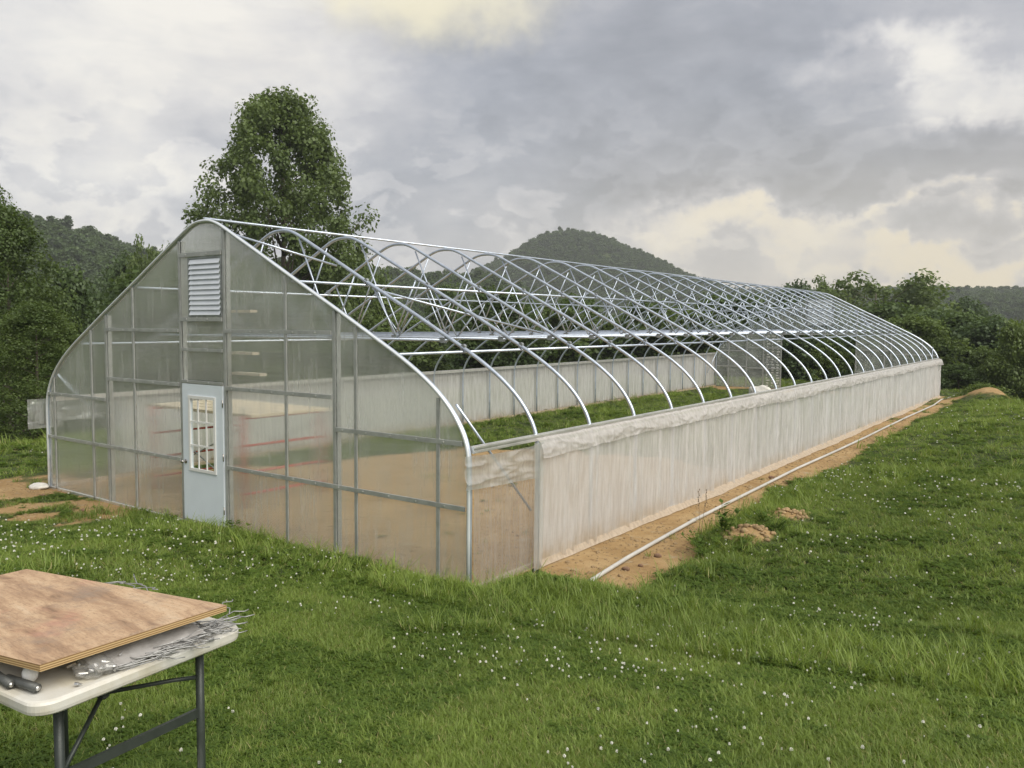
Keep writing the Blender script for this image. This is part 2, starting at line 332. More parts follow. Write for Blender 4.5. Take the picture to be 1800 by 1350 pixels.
# ------------------------------------------------------------------ mesh helpers
def tagp(o, label=None, cat=None, group=None, kind=None):
    if label: o['label'] = label
    if cat: o['category'] = cat
    if group: o['group'] = group
    if kind: o['kind'] = kind
    return o
def link(name, me, parent=None, mat=None):
    o = bpy.data.objects.new(name, me); COL.objects.link(o)
    if parent is not None: o.parent = parent
    if mat is not None and me is not None and not me.materials: me.materials.append(mat)
    return o
def empty(name, loc, rz=0.0):
    o = bpy.data.objects.new(name, None); COL.objects.link(o); o.location = loc; o.rotation_euler = (0, 0, rz)
    o.empty_display_size = 0.2
    return o
class MB:
    def __init__(s): s.v = []; s.f = []
    def add(s, vs, fs):
        o = len(s.v); s.v.extend([tuple(map(float, a)) for a in vs]); s.f.extend([tuple(i+o for i in f) for f in fs]); return s
    def box(s, x0, x1, y0, y1, z0, z1):
        return s.add([(x0, y0, z0), (x1, y0, z0), (x1, y1, z0), (x0, y1, z0), (x0, y0, z1), (x1, y0, z1), (x1, y1, z1), (x0, y1, z1)],
                     [(0, 3, 2, 1), (4, 5, 6, 7), (0, 1, 5, 4), (1, 2, 6, 5), (2, 3, 7, 6), (3, 0, 4, 7)])
    def tube(s, pts, r, seg=10, cap=True, radii=None):
        pts = [Vector(p) for p in pts]; n = len(pts); rings = []
        up = None
        for i, p in enumerate(pts):
            d = (pts[min(i+1, n-1)]-pts[max(i-1, 0)]).normalized()
            if up is None: up = Vector((0, 0, 1)) if abs(d.z) < 0.9 else Vector((0, 1, 0))
            a = d.cross(up).normalized(); b = a.cross(d).normalized(); up = b
            rr = radii[i] if radii is not None else r
            rings.append([p+(a*math.cos(2*math.pi*k/seg)+b*math.sin(2*math.pi*k/seg))*rr for k in range(seg)])
        vs = [q for ring in rings for q in ring]; fs = []
        for i in range(n-1):
            for k in range(seg):
                k2 = (k+1) % seg
                fs.append((i*seg+k, (i+1)*seg+k, (i+1)*seg+k2, i*seg+k2))
        if cap: fs.append(tuple(range(seg))); fs.append(tuple((n-1)*seg+k for k in reversed(range(seg))))
        return s.add(vs, fs)
    def bar(s, a, b, w, h, up=(0, 0, 1)):
        a = Vector(a); b = Vector(b); d = (b-a).normalized(); u = Vector(up)
        x = d.cross(u).normalized()*w/2; y = x.cross(d).normalized()*h/2
        vs = [a-x-y, a+x-y, a+x+y, a-x+y, b-x-y, b+x-y, b+x+y, b-x+y]
        return s.add(vs, [(0, 3, 2, 1), (4, 5, 6, 7), (0, 1, 5, 4), (1, 2, 6, 5), (2, 3, 7, 6), (3, 0, 4, 7)])
    def prism(s, poly, y0, y1):      # polygon in xz, extruded along y
        n = len(poly)
        vs = [(x, y0, z) for x, z in poly]+[(x, y1, z) for x, z in poly]
        fs = [tuple(range(n)), tuple(reversed(range(n, 2*n)))]+[(i, i+n, (i+1) % n+n, (i+1) % n) for i in range(n)]
        return s.add(vs, fs)
    def sphere(s, c, r, seg=10, rings=6, sq=(1, 1, 1)):
        vs = []; fs = []
        for i in range(rings+1):
            th = math.pi*i/rings
            for k in range(seg):
                ph = 2*math.pi*k/seg
                vs.append((c[0]+r*sq[0]*math.sin(th)*math.cos(ph), c[1]+r*sq[1]*math.sin(th)*math.sin(ph), c[2]+r*sq[2]*math.cos(th)))
        for i in range(rings):
            for k in range(seg):
                fs.append((i*seg+k, (i+1)*seg+k, (i+1)*seg+(k+1) % seg, i*seg+(k+1) % seg))
        return s.add(vs, fs)
    def ring(s, x0, x1, z0, z1, i0, i1, j0, j1, y0, y1):
        O = [(x0, z0), (x1, z0), (x1, z1), (x0, z1)]; I = [(i0, j0), (i1, j0), (i1, j1), (i0, j1)]
        vs = [(x, y, z) for y in (y0, y1) for P_ in (O, I) for x, z in P_]; fs = []
        for k in range(4):
            l = (k+1) % 4
            fs += [(k, l, 4+l, 4+k), (8+k, 12+k, 12+l, 8+l), (k, 8+k, 8+l, l), (4+k, 4+l, 12+l, 12+k)]
        return s.add(vs, fs)
    def mesh(s, name, smooth=False):
        me = bpy.data.meshes.new(name); me.from_pydata(s.v, [], s.f); me.validate(); me.update()
        if smooth: me.shade_smooth()
        return me
    def obj(s, name, mat, parent=None, smooth=False, bevel=0):
        me = s.mesh(name, smooth)
        bm = bmesh.new(); bm.from_mesh(me); bmesh.ops.recalc_face_normals(bm, faces=bm.faces)
        if bevel > 0:
            bmesh.ops.bevel(bm, geom=list(bm.edges), offset=bevel, segments=2, affect='EDGES', profile=.7)
        bm.to_mesh(me); bm.free()
        return link(name, me, parent, mat)
def grid_mesh(name, V, nu, nv, smooth=True):
    """V: (nu*nv,3) array, row-major over u then v"""
    V = np.asarray(V, dtype=np.float32)
    i = np.arange(nu-1)[:, None]*nv+np.arange(nv-1)[None, :]
    F = np.stack([i, i+nv, i+nv+1, i+1], -1).reshape(-1, 4)
    return quads_mesh(name, V, F, smooth)
def quads_mesh(name, V, F, smooth=True, attrs=None):
    me = bpy.data.meshes.new(name); V = np.ascontiguousarray(V, dtype=np.float32); F = np.ascontiguousarray(F, dtype=np.int32)
    k = F.shape[1]
    me.vertices.add(len(V)); me.vertices.foreach_set('co', V.ravel())
    me.loops.add(F.size); me.loops.foreach_set('vertex_index', F.ravel())
    me.polygons.add(len(F)); me.polygons.foreach_set('loop_start', np.arange(0, F.size, k, dtype=np.int32))
    me.polygons.foreach_set('loop_total', np.full(len(F), k, dtype=np.int32))
    if smooth: me.polygons.foreach_set('use_smooth', np.ones(len(F), dtype=bool))
    for nme, (dom, arr) in (attrs or {}).items():
        a = me.attributes.new(nme, 'FLOAT', dom); a.data.foreach_set('value', np.ascontiguousarray(arr, dtype=np.float32))
    me.update(calc_edges=True)
    return me

# value noise for shapes
_tab = rng.random((256, 256))
def vnoise(x, y):
    x = np.asarray(x, float); y = np.asarray(y, float)
    xi = np.floor(x).astype(int); yi = np.floor(y).astype(int); fx = x-xi; fy = y-yi
    fx = fx*fx*(3-2*fx); fy = fy*fy*(3-2*fy)
    g = lambda a, b: _tab[a & 255, b & 255]
    return (g(xi, yi)*(1-fx)+g(xi+1, yi)*fx)*(1-fy)+(g(xi, yi+1)*(1-fx)+g(xi+1, yi+1)*fx)*fy
def fbm(x, y, o=4):
    s = 0; a = .5; t = 0
    for k in range(o):
        s = s+a*vnoise(x*2**k+17*k, y*2**k+31*k); t += a; a *= .5
    return s/t
def sst(a, b, x):
    t = np.clip((np.asarray(x, float)-a)/(b-a), 0, 1); return t*t*(3-2*t)

# ------------------------------------------------------------------ terrain
GH_L = 29.285; W2 = 4.572; SLOPE = 0.0064
def strip_edge(y):             # outer edge of the bare strip beside the curtain wall
    return np.interp(y, [-1, 1.0, 2.2, 3.3, 4.8, 7.8, 12, 25, 30], [6.1, 6.05, 5.95, 5.65, 5.45, 5.6, 5.6, 5.5, 6.0])
def edge_y(x):                 # where the terrace ends at the back
    return np.interp(x, [-30, -9, 5.2, 6.2, 7.9, 12, 30], [8, 36, 33, 27, 23.5, 19, 14])
CAMX, CAMY = CAM_POS[0], CAM_POS[1]
_U = [0, 80, 160, 240, 700, 780, 870, 960, 1100, 1300]
_LA = [azim(u, 400) for u in _U]; _LS = [slope_of(u, v) for u, v in zip(_U, [362, 377, 402, 425, 462, 466, 472, 510, 560, 600])]
_KA = [azim(u, 440) for u in (780, 885, 940, 975, 1010, 1060, 1150, 1210, 1300)]
_KS = [slope_of(u, v)+.005 for u, v in ((780, 500), (885, 452), (940, 418), (975, 408), (1010, 406), (1060, 414), (1150, 452), (1210, 484), (1300, 512))]
_RA = [azim(u, 490) for u in (870, 1210, 1300, 1400, 1700, 1800)]; _RS = [slope_of(u, v)-.002 for u, v in ((870, 498), (1210, 497), (1300, 502), (1400, 505), (1700, 500), (1800, 504))]
_NA = [azim(u, 530) for u in (1500, 1620, 1680, 1740, 1800)]; _NS = [slope_of(u, v)-.010 for u, v in ((1500, 600), (1620, 565), (1680, 545), (1740, 530), (1800, 520))]
TREE_H = 9.5
def ground_z(x, y):
    x = np.asarray(x, float); y = np.asarray(y, float)
    base = SLOPE*np.clip(y, 0, 40)
    # lawn rising towards the camera and outwards
    xe = strip_edge(y)
    xr = np.maximum(0, x-xe)
    wy = .03+(.105-.03)*sst(-4, 4, x)
    yf = np.maximum(0, -y-.12)
    out_side = sst(0, .45, x-xe)
    front = sst(-1.8, 1.6, x)*sst(.05, .50, -y)
    front = np.maximum(front, sst(4.75, 5.2, x)*sst(-1.05, -.35, -y))
    bern = np.maximum(front*.17, out_side*.10)
    h = bern+.105*xr+wy*yf
    h = np.where(h > .95, .95+.25*(1-np.exp(-(h-.95)/.25)), h)
    h = h+(fbm(x*.8, y*.8, 3)-.5)*.07*np.clip(h*5, .15, 1)
    # heap of clods beside the strip and the spoil mound at the far end
    h = h+.16*np.exp(-(((x-6.35)/.34)**2+((y-3.2)/.42)**2))*(.7+.6*fbm(x*7, y*7, 3))
    h = h+.13*np.exp(-(((x-6.45)/.30)**2+((y-4.4)/.35)**2))*(.7+.6*fbm(x*7, y*7, 3))
    h = h+.48*np.exp(-(((x-6.9)/1.5)**2+((y-27.2)/1.1)**2))*(.85+.3*fbm(x*2, y*2, 3))
    h = h+base
    # terrace edge
    d = np.maximum(y-edge_y(x), (-9.5-.15*np.maximum(y, 0))-x)
    drop = np.where(d > 0, -.42*d*sst(0, 4, d), 0)
    drop = np.maximum(drop, -13.0)
    dx = x-CAMX; dy = y-CAMY; r = np.hypot(dx, dy); az = np.arctan2(dx, dy)
    def ridge(A, S, r0, wd):
        s = np.interp(az, A, S); zt = 2.775+s*r0-TREE_H
        k = np.exp(-((r-r0)/wd)**2)
        return (zt+13)*k
    hills = np.maximum.reduce([ridge(_LA, _LS, 330, 130), ridge(_KA, _KS, 620, 150), ridge(_RA, _RS, 480, 110), ridge(_NA, _NS, 190, 60)])
    hills = hills*sst(45, 110, r)+(fbm(x*.02, y*.02, 3)-.5)*5*sst(60, 150, r)
    return h+drop+hills

na_in, na_out = 420, 60
azs = np.concatenate([np.linspace(YAW-math.radians(52), YAW+math.radians(52), na_in),
                      np.linspace(YAW+math.radians(52), YAW-math.radians(52)+2*math.pi, na_out)[1:]])
azs = np.concatenate([azs])
rs = np.concatenate([[0.02], np.geomspace(.5, 60, 330), np.geomspace(62, 2600, 110)])
AZ, RR = np.meshgrid(azs, rs, indexing='ij')
GX = CAMX+np.sin(AZ)*RR; GY = CAMY+np.cos(AZ)*RR; GZ = ground_z(GX, GY)
me = grid_mesh('ground', np.stack([GX, GY, GZ], -1).reshape(-1, 3), len(azs), len(rs))

def bare_mask(x, y):
    x = np.asarray(x, float); y = np.asarray(y, float)
    n = fbm(x*1.1+5, y*1.1+9, 4)-.5
    yb = np.interp(x, [-4.6, -3, -2.6, -1.9, 0, 4.6], [2.5, 3.6, 5.6, 7.6, 9.0, 9.0])
    inside = (np.abs(x) < 4.62) & (y > -.03) & (y < 29.5)
    b_in = sst(.5, -.5, y-yb-n*2)
    b_far = sst(27.2, 28.6, y+n*3)*.8
    b_in = np.maximum(b_in, b_far)
    xe = strip_edge(y)
    strip = sst(.22, -.12, x-xe+n*.9)*sst(.75, 1.25, y+n*.8)*(x > 4.5)*(y < 30)*np.where(y > 13, .72+n*1.4, 1)
    strip = np.maximum(strip, .95*np.exp(-(((x-6.9)/1.7)**2+((y-27.3)/1.2)**2))*1.15)
    strip = np.maximum(strip, 1.1*np.exp(-(((x-6.42)/.30)**2+((y-3.15)/.34)**2)))
    strip = np.maximum(strip, 1.0*np.exp(-(((x-6.50)/.26)**2+((y-4.45)/.34)**2)))
    left = sst(-.9, -1.7, x+n*.6)*sst(-1.75, -1.25, y+n*1.6)*sst(1.6, .2, y+n*1.6-np.maximum(0, -x-5)*.2)*sst(-8.6, -7.2, x)
    left = left*(.66+n*2.0)*sst(-7.6, -5.2, x)
    b = np.where(inside, b_in, np.maximum(strip, left))
    return np.clip(b, 0, 1.2)
a = me.attributes.new('bare', 'FLOAT', 'POINT'); a.data.foreach_set('value', bare_mask(GX, GY).ravel().astype(np.float32))
ground = link('ground', me, None, M['ground']); ground['kind'] = 'structure'

# ------------------------------------------------------------------ scattering by geometry nodes
def scatter(name, pts, eul, scl, idx, sources, label, mat_name=None, kind='stuff'):
    me = bpy.data.meshes.new(name); n = len(pts)
    me.vertices.add(n); me.vertices.foreach_set('co', np.ascontiguousarray(pts, dtype=np.float32).ravel())
    for nm, typ, arr in (('eul', 'FLOAT_VECTOR', eul), ('scl', 'FLOAT_VECTOR', scl)):
        at = me.attributes.new(nm, typ, 'POINT'); at.data.foreach_set('vector', np.ascontiguousarray(arr, dtype=np.float32).ravel())
    at = me.attributes.new('idx', 'INT', 'POINT'); at.data.foreach_set('value', np.ascontiguousarray(idx, dtype=np.int32))
    o = link(name, me)
    c = bpy.data.collections.new(name+'_source')
    for k, s in enumerate(sources):
        so = bpy.data.objects.new('%s_source_%02d' % (name, k), s); c.objects.link(so)
    ng = bpy.data.node_groups.new(name+'_scatter', 'GeometryNodeTree')
    ng.interface.new_socket('Geometry', in_out='INPUT', socket_type='NodeSocketGeometry')
    ng.interface.new_socket('Geometry', in_out='OUTPUT', socket_type='NodeSocketGeometry')
    N = ng.nodes; L = ng.links
    gi = N.new('NodeGroupInput'); go = N.new('NodeGroupOutput')
    iop = N.new('GeometryNodeInstanceOnPoints'); ci = N.new('GeometryNodeCollectionInfo')
    ci.inputs['Collection'].default_value = c; ci.inputs['Separate Children'].default_value = True; ci.inputs['Reset Children'].default_value = True
    def attr(nm, typ):
        q = N.new('GeometryNodeInputNamedAttribute'); q.data_type = typ; q.inputs['Name'].default_value = nm; return q.outputs[0]
    L.new(gi.outputs[0], iop.inputs['Points']); L.new(ci.outputs[0], iop.inputs['Instance'])
    iop.inputs['Pick Instance'].default_value = True
    L.new(attr('idx', 'INT'), iop.inputs['Instance Index']); L.new(attr('eul', 'FLOAT_VECTOR'), iop.inputs['Rotation'])
    L.new(attr('scl', 'FLOAT_VECTOR'), iop.inputs['Scale']); L.new(iop.outputs[0], go.inputs[0])
    md = o.modifiers.new('scatter', 'NODES'); md.node_group = ng
    o['kind'] = kind; o['label'] = label
    return o

# ------------------------------------------------------------------ grass
def tuft_mesh(name, nb, hmin, hmax, wid, spread, lean, mat, seed):
    r = np.random.default_rng(seed); V = []; F = []; T = []
    for b in range(nb):
        a = r.uniform(0, 2*math.pi); rad = spread*math.sqrt(r.random()); bx, by = rad*math.cos(a), rad*math.sin(a)
        h = r.uniform(hmin, hmax); ln = lean*r.uniform(.3, 1.5)*h; da = r.uniform(0, 2*math.pi)
        dx, dy = math.cos(da), math.sin(da); px, py = -dy, dx; w0 = wid*r.uniform(.7, 1.3)
        o = len(V)
        for k, (tt, ww) in enumerate(((0, 1), (.45, .85), (.8, .5))):
            q = tt**1.8*ln; z = h*(tt-.25*tt*tt*min(1.5, ln/h))
            V += [(bx+dx*q-px*w0*ww/2, by+dy*q-py*w0*ww/2, z), (bx+dx*q+px*w0*ww/2, by+dy*q+py*w0*ww/2, z)]
        q = ln; z = h*(1-.25*min(1.5, ln/h))
        V += [(bx+dx*q, by+dy*q, z), (bx+dx*q, by+dy*q, z)]
        F += [(o, o+1, o+3, o+2), (o+2, o+3, o+5, o+4), (o+4, o+5, o+7, o+6)]
        T += [r.random()]*8
    me = quads_mesh(name, np.array(V), np.array(F), True, {'tone': ('POINT', np.array(T))}); me.materials.append(mat)
    return me
def clover_mesh(name, nl, seed):
    r = np.random.default_rng(seed); V = []; F = []; T = []
    for b in range(nl):
        a = r.uniform(0, 2*math.pi); rad = .05*math.sqrt(r.random()); bx, by = rad*math.cos(a), rad*math.sin(a); h = r.uniform(.025, .06)
        tn = r.random(); tilt = r.uniform(-.4, .4, 2); s = r.uniform(.009, .014); a0 = r.uniform(0, 6.28)
        for k in range(3):
            an = a0+k*2.094; c, sn = math.cos(an), math.sin(an); o = len(V)
            for (p, q) in ((0, 0), (1.1, -.75), (1.9, 0), (1.1, .75)):
                x = s*(p*c-q*sn); y = s*(p*sn+q*c); V.append((bx+x, by+y, h+x*tilt[0]+y*tilt[1]))
            F.append((o, o+1, o+2, o+3)); T += [tn]*4
    me = quads_mesh(name, np.array(V), np.array(F), False, {'tone': ('POINT', np.array(T))}); me.materials.append(M['clover'])
    return me
tufts = [tuft_mesh('tuft', 15, .035, .085, .0042, .040, .55, M['grass'], 1), tuft_mesh('tuft', 15, .03, .075, .0040, .045, .85, M['grass'], 2),
         tuft_mesh('tuft', 13, .05, .120, .0046, .035, .75, M['grass'], 3), tuft_mesh('tuft', 9, .10, .200, .0050, .030, .70, M['grass'], 4),
         clover_mesh('clover', 16, 5), clover_mesh('clover', 14, 6)]
def sector(n, r0, r1, half=47):
    az = YAW+np.radians(rng.uniform(-half, half, n)); r = np.sqrt(rng.uniform(r0*r0, r1*r1, n))
    return CAMX+np.sin(az)*r, CAMY+np.cos(az)*r, r
XS = []; 
for (n, r0, r1, sc) in ((34000, 1.3, 4.0, .68), (62000, 4.0, 8.0, .86), (56000, 8, 16, 1.15), (40000, 16, 34, 1.75), (5000, 34, 46, 3.0)):
    x, y, r = sector(n, r0, r1); b = bare_mask(x, y)
    n2 = fbm(x*2.2, y*2.2, 3)
    keep = rng.random(n) > np.clip((b+(n2-.5)*.7-.25)*2.4, 0, .996)
    dd = np.maximum(y-edge_y(x), (-9.5-.15*np.maximum(y, 0))-x)
    keep &= dd < 14
    keep &= ~((np.abs(np.abs(x)-4.66) < .10) & (y > .9) & (y < 29.4))
    keep &= ~((np.abs(y) < .08) & (np.abs(x) < 4.65))
    XS.append(np.stack([x, y, np.full(n, sc)], -1)[keep])
XS = np.concatenate(XS); x, y, sc = XS.T; n = len(x)
pn = fbm(x*.55+40, y*.55, 3); pf = fbm(x*1.7, y*1.7+30, 3)
u_ = rng.random(n)
idx = np.where(u_ < .40, 0, np.where(u_ < .72, 1, 2))
idx = np.where(rng.random(n) < np.clip((pf-.44)*2.2, 0, .34), np.where(rng.random(n) < .5, 4, 5), idx)
long_zone = (pn > .60) | ((y < -.05) & (y > -1.1) & (x > -1)) | ((x > 5.3) & (x < 6.6) & (y > -.3) & (y < 9)) | ((x < -3.6) & (x > -4.5) & (y > 7))
idx = np.where(long_zone & (rng.random(n) < .08), 3, idx)
size = sc*(.75+.5*pn)*rng.uniform(.8, 1.25, n)
inside = (np.abs(x) < 4.6) & (y > 0) & (y < 29.3)
size = size*np.where(long_zone, 1.15, 1.0)
pts = np.stack([x, y, ground_z(x, y)-.006], -1)
eul = np.stack([rng.normal(0, .10, n), rng.normal(0, .10, n), rng.uniform(0, 6.28, n)], -1)
hs = size/np.sqrt(sc)*np.where(long_zone, .90, .70)
scatter('grass', pts, eul, np.stack([size, size, hs], -1), idx, tufts, 'mown green lawn grass with clover leaves covering the ground')

# clover flower heads
def flower_mesh():
    b = MB(); b.tube([(0, 0, 0), (.004, 0, .05), (0, 0, .085)], .0012, 4)
    me0 = b.mesh('f'); bm = bmesh.new(); bm.from_mesh(me0)
    for f in bm.faces: f.material_index = 0
    r = np.random.default_rng(3)
    for k in range(34):
        th = math.acos(1-1.7*(k+.5)/34); ph = k*2.39996; d = Vector((math.sin(th)*math.cos(ph), math.sin(th)*math.sin(ph), math.cos(th)))
        c = Vector((0, 0, .088)); p0 = c+d*.004; p1 = c+d*.0115*r.uniform(.85, 1.15); s = d.orthogonal().normalized()*.0024
        t2 = d.cross(s)
        vs = [bm.verts.new(q) for q in (p0-s, p1-s*.9+t2*.6, p1+s*.9-t2*.6, p0+s)]
        f = bm.faces.new(vs); f.material_index = 1
    bm.to_mesh(me0); bm.free(); me0.materials.append(M['clover']); me0.materials.append(M['petal'])
    return me0
fm = flower_mesh()
FX = []
for (n, r0, r1) in ((300, 1.6, 4.5), (1000, 4.5, 9), (1000, 9, 17), (450, 17, 30)):
    x, y, r = sector(n*4, r0, r1); k = fbm(x*.6+3, y*.6+70, 3)+.35*(vnoise(x*3, y*3)-.5)+.35*(rng.random(len(x))-.5)
    sel = (k > .53) & (bare_mask(x, y) < .3) & ~inside[0]
    sel &= ~((np.abs(x) < 4.8) & (y > -.1) & (y < 29.5))
    sel &= (np.maximum(y-edge_y(x), (-9-x)) < 0)
    w_ = np.where(sel)[0][:n]; FX.append(np.stack([x[w_], y[w_], np.where(r[w_] > 9, 1.5, 1.0)*(1+np.maximum(0, r[w_]-12)*.03)], -1))
FX = np.concatenate(FX); n = len(FX)
pts = np.stack([FX[:, 0], FX[:, 1], ground_z(FX[:, 0], FX[:, 1])-rng.uniform(.0, .025, n)], -1)
s = FX[:, 2]*rng.uniform(.40, 1.0, n)*.78
scatter('clover_flowers', pts, np.stack([rng.normal(0, .2, n), rng.normal(0, .2, n), rng.uniform(0, 6.28, n)], -1),
        np.stack([s, s, np.sqrt(s)*1.0], -1), np.zeros(n, int), [fm], 'small white clover flower heads scattered over the lawn')

# ------------------------------------------------------------------ greenhouse
gh = empty('greenhouse', (0, 0, 0))
tagp(gh, 'long arched steel greenhouse frame with clear end walls and white side curtains', 'greenhouse')
PROF = [(0, 4.16), (.14, 4.152), (.28, 4.115), (.42, 4.055), (.60, 3.965), (1.2, 3.665), (1.75, 3.385), (2.65, 2.935), (3.30, 2.60), (3.62, 2.43), (3.88, 2.275), (4.10, 2.12),
        (4.28, 1.96), (4.42, 1.79), (4.52, 1.61), (4.565, 1.42), (4.572, 1.2), (4.572, 0.6), (4.572, -0.1)]
def smoothline(pts, sub=3):
    out = []
    n = len(pts)
    for i in range(n-1):
        p0, p1, p2, p3 = pts[max(i-1, 0)], pts[i], pts[i+1], pts[min(i+2, n-1)]
        L = math.dist(p1, p2)
        for k in range(sub if L < .7 else 1):
            tt = k/(sub if L < .7 else 1)
            out.append(tuple(.5*((2*b)+(-a+c)*tt+(2*a-5*b+4*c-d)*tt*tt+(-a+3*b-3*c+d)*tt**3) for a, b, c, d in zip(p0, p1, p2, p3)))
    out.append(pts[-1]); return out
HALF = smoothline(PROF, 3)
FULL = [(-x, z) for x, z in reversed(HALF[1:])]+HALF
def roof_z(x): return float(np.interp(abs(x), [a[0] for a in HALF[:-6]], [a[1] for a in HALF[:-6]]))
def roof_top(x, off=0.0):
    ax = abs(x)
    if ax > 4.56: return 1.4
    return roof_z(ax)-off
def bowY(n): return 0.0 if n == 0 else (1.2436+(n-1)*1.2192)
hoop_me = MB().tube([(x, 0, z) for x, z in FULL], .0245, 12).mesh('hoop', True); hoop_me.materials.append(M['galv'])
def truss_mesh(pairs, r=.014):
    return [MB().tube([(a[0], 0, a[1]), (b[0], 0, b[1])], r, 8).mesh('truss_strut', True) for a, b in pairs]
T_PAIRS = []
for s in (-1, 1):
    T_PAIRS += [((.40*s, 4.02), (1.10*s, 2.625)), ((1.54*s, 3.455), (1.10*s, 2.625)), ((1.92*s, 3.27), (2.34*s, 2.625)), ((2.62*s, 2.92), (2.34*s, 2.625))]
strut_mes = truss_mesh(T_PAIRS, .012)
tie_me = MB().tube([(-3.20, 0, 2.61), (3.20, 0, 2.61)], .019, 10).mesh('tie_bar', True)
tie_end_me = MB().box(-.04, .04, -.024, .024, 2.575, 2.645).mesh('tie_bracket')
gus_me = MB().prism([(-.055, 2.64), (.055, 2.64), (.015, 2.555), (-.015, 2.555)], -.018, .018).mesh('gusset')
for mm in strut_mes+[tie_me]: mm.materials.append(M['galv'])
for mm in (tie_end_me, gus_me): mm.materials.append(M['galv_dark'])
clamp_me = MB().tube([(0, -.02, 0), (0, .02, 0)], .033, 10).box(-.012, .012, -.03, .03, -.055, -.02).mesh('purlin_clamp'); clamp_me.materials.append(M['galv_dark'])
for k in range(25):
    Y = bowY(k); Z = SLOPE*Y
    h = link('hoop', hoop_me, gh); h.location = (0, Y, Z)
    # sleeves where the hoop sections join
    if 0 < k < 24:
        for s_, mm in enumerate(strut_mes):
            o = link('truss_strut', mm, gh); o.location = (0, Y, Z)
        o = link('tie_bar', tie_me, gh); o.location = (0, Y, Z)
        for s_ in (-1, 1):
            o = link('tie_bracket', tie_end_me, gh); o.location = (3.13*s_, Y, Z)
            o = link('gusset', gus_me, gh); o.location = (1.10*s_, Y, Z)
        for (px, pz) in ((1.77, 3.35), (-1.77, 3.35), (3.46, 2.50), (-3.46, 2.50)):
            o = link('purlin_clamp', clamp_me, gh); o.location = (px, Y, Z+pz+.035); o.rotation_euler = (0, math.radians(26 if px > 0 else -26), 0)
Yend = GH_L
for (px, pz, nm, r) in ((0, 4.205, 'ridge_pipe', .017), (1.77-.02, 3.375-.048, 'purlin', .017), (-1.77+.02, 3.375-.048, 'purlin', .017),
                        (3.46-.02, 2.52-.05, 'purlin', .017), (-3.46+.02, 2.52-.05, 'purlin', .017)):
    MB().tube([(px, .02 if nm == 'purlin' else -.01, pz), (px, 10, pz+SLOPE*10-.004), (px, 20, pz+SLOPE*20+.004), (px, Yend, pz+SLOPE*Yend)], r, 10).obj(nm, M['galv'], gh, True)
def on_roof(x, off=-.045): return roof_z(x)+off
def wind_brace(pts): MB().tube(pts, .015, 8).obj('wind_brace', M['galv'], gh, True)
wind_brace([(.43, .03, 4.00), (1.22, 1.22, 3.61)])
wind_brace([(1.86, 1.26, on_roof(1.86)), (2.45, 2.40, on_roof(2.45)), (3.0, 2.5, on_roof(3.0)-.0)][:2]+[(3.05, 3.6, on_roof(3.05)+.02)])
for s in (1, -1):
    wind_brace([(4.36*s, .03, 1.97), (4.50*s, 1.22, .66)])
    wind_brace([(4.36*s, Yend-.03, 1.97+.18), (4.50*s, Yend-1.2, .66+.18)])
    wind_brace([(1.2*s, Yend-.05, on_roof(1.2)+.18), (2.2*s, Yend-2.4, on_roof(2.2)+.17), (3.1*s, Yend-4.8, on_roof(3.1)+.16)])
# hip boards with aluminium lock channel
for s in (1, -1):
    a, b = W2-.02, W2+.028
    if s < 0: a, b = -b, -a
    MB().add([(a, .03, 1.475), (b, .03, 1.475), (b, .03, 1.55), (a, .03, 1.55), (a, Yend, 1.475+SLOPE*Yend), (b, Yend, 1.475+SLOPE*Yend), (b, Yend, 1.55+SLOPE*Yend), (a, Yend, 1.55+SLOPE*Yend)],
             [(0, 3, 2, 1), (4, 5, 6, 7), (0, 1, 5, 4), (1, 2, 6, 5), (2, 3, 7, 6), (3, 0, 4, 7)]).obj('hip_rail', M['alu'], gh)
    e = .006
    xo = (W2+.030)*s; xo2 = (W2+.046)*s; x0, x1 = min(xo, xo2), max(xo, xo2)
    for z0 in (1.482, 1.524):
        MB().add([(x0, .03, z0), (x1, .03, z0), (x1, .03, z0+.018), (x0, .03, z0+.018), (x0, Yend, z0+SLOPE*Yend), (x1, Yend, z0+SLOPE*Yend), (x1, Yend, z0+.018+SLOPE*Yend), (x0, Yend, z0+.018+SLOPE*Yend)],
                 [(0, 3, 2, 1), (4, 5, 6, 7), (0, 1, 5, 4), (1, 2, 6, 5), (2, 3, 7, 6), (3, 0, 4, 7)]).obj('lock_channel', M['alu'], gh)
    # base board along the ground
    MB().add([(a, .03, -.04), (b, .03, -.04), (b, .03, .06), (a, .03, .06), (a, Yend, -.04+SLOPE*Yend), (b, Yend, -.04+SLOPE*Yend), (b, Yend, .06+SLOPE*Yend), (a, Yend, .06+SLOPE*Yend)],
             [(0, 3, 2, 1), (4, 5, 6, 7), (0, 1, 5, 4), (1, 2, 6, 5), (2, 3, 7, 6), (3, 0, 4, 7)]).obj('base_board', M['wood'], gh)
# wire-lock channel round the front arch, with a ruffle of film
for yy in (-.034, Yend+.034):
    MB().tube([(x*1.002, yy, z+.012+(SLOPE*Yend if yy > 1 else 0)) for x, z in FULL], .019, 8).obj('end_arch_channel', M['alu_bright'], gh, True)

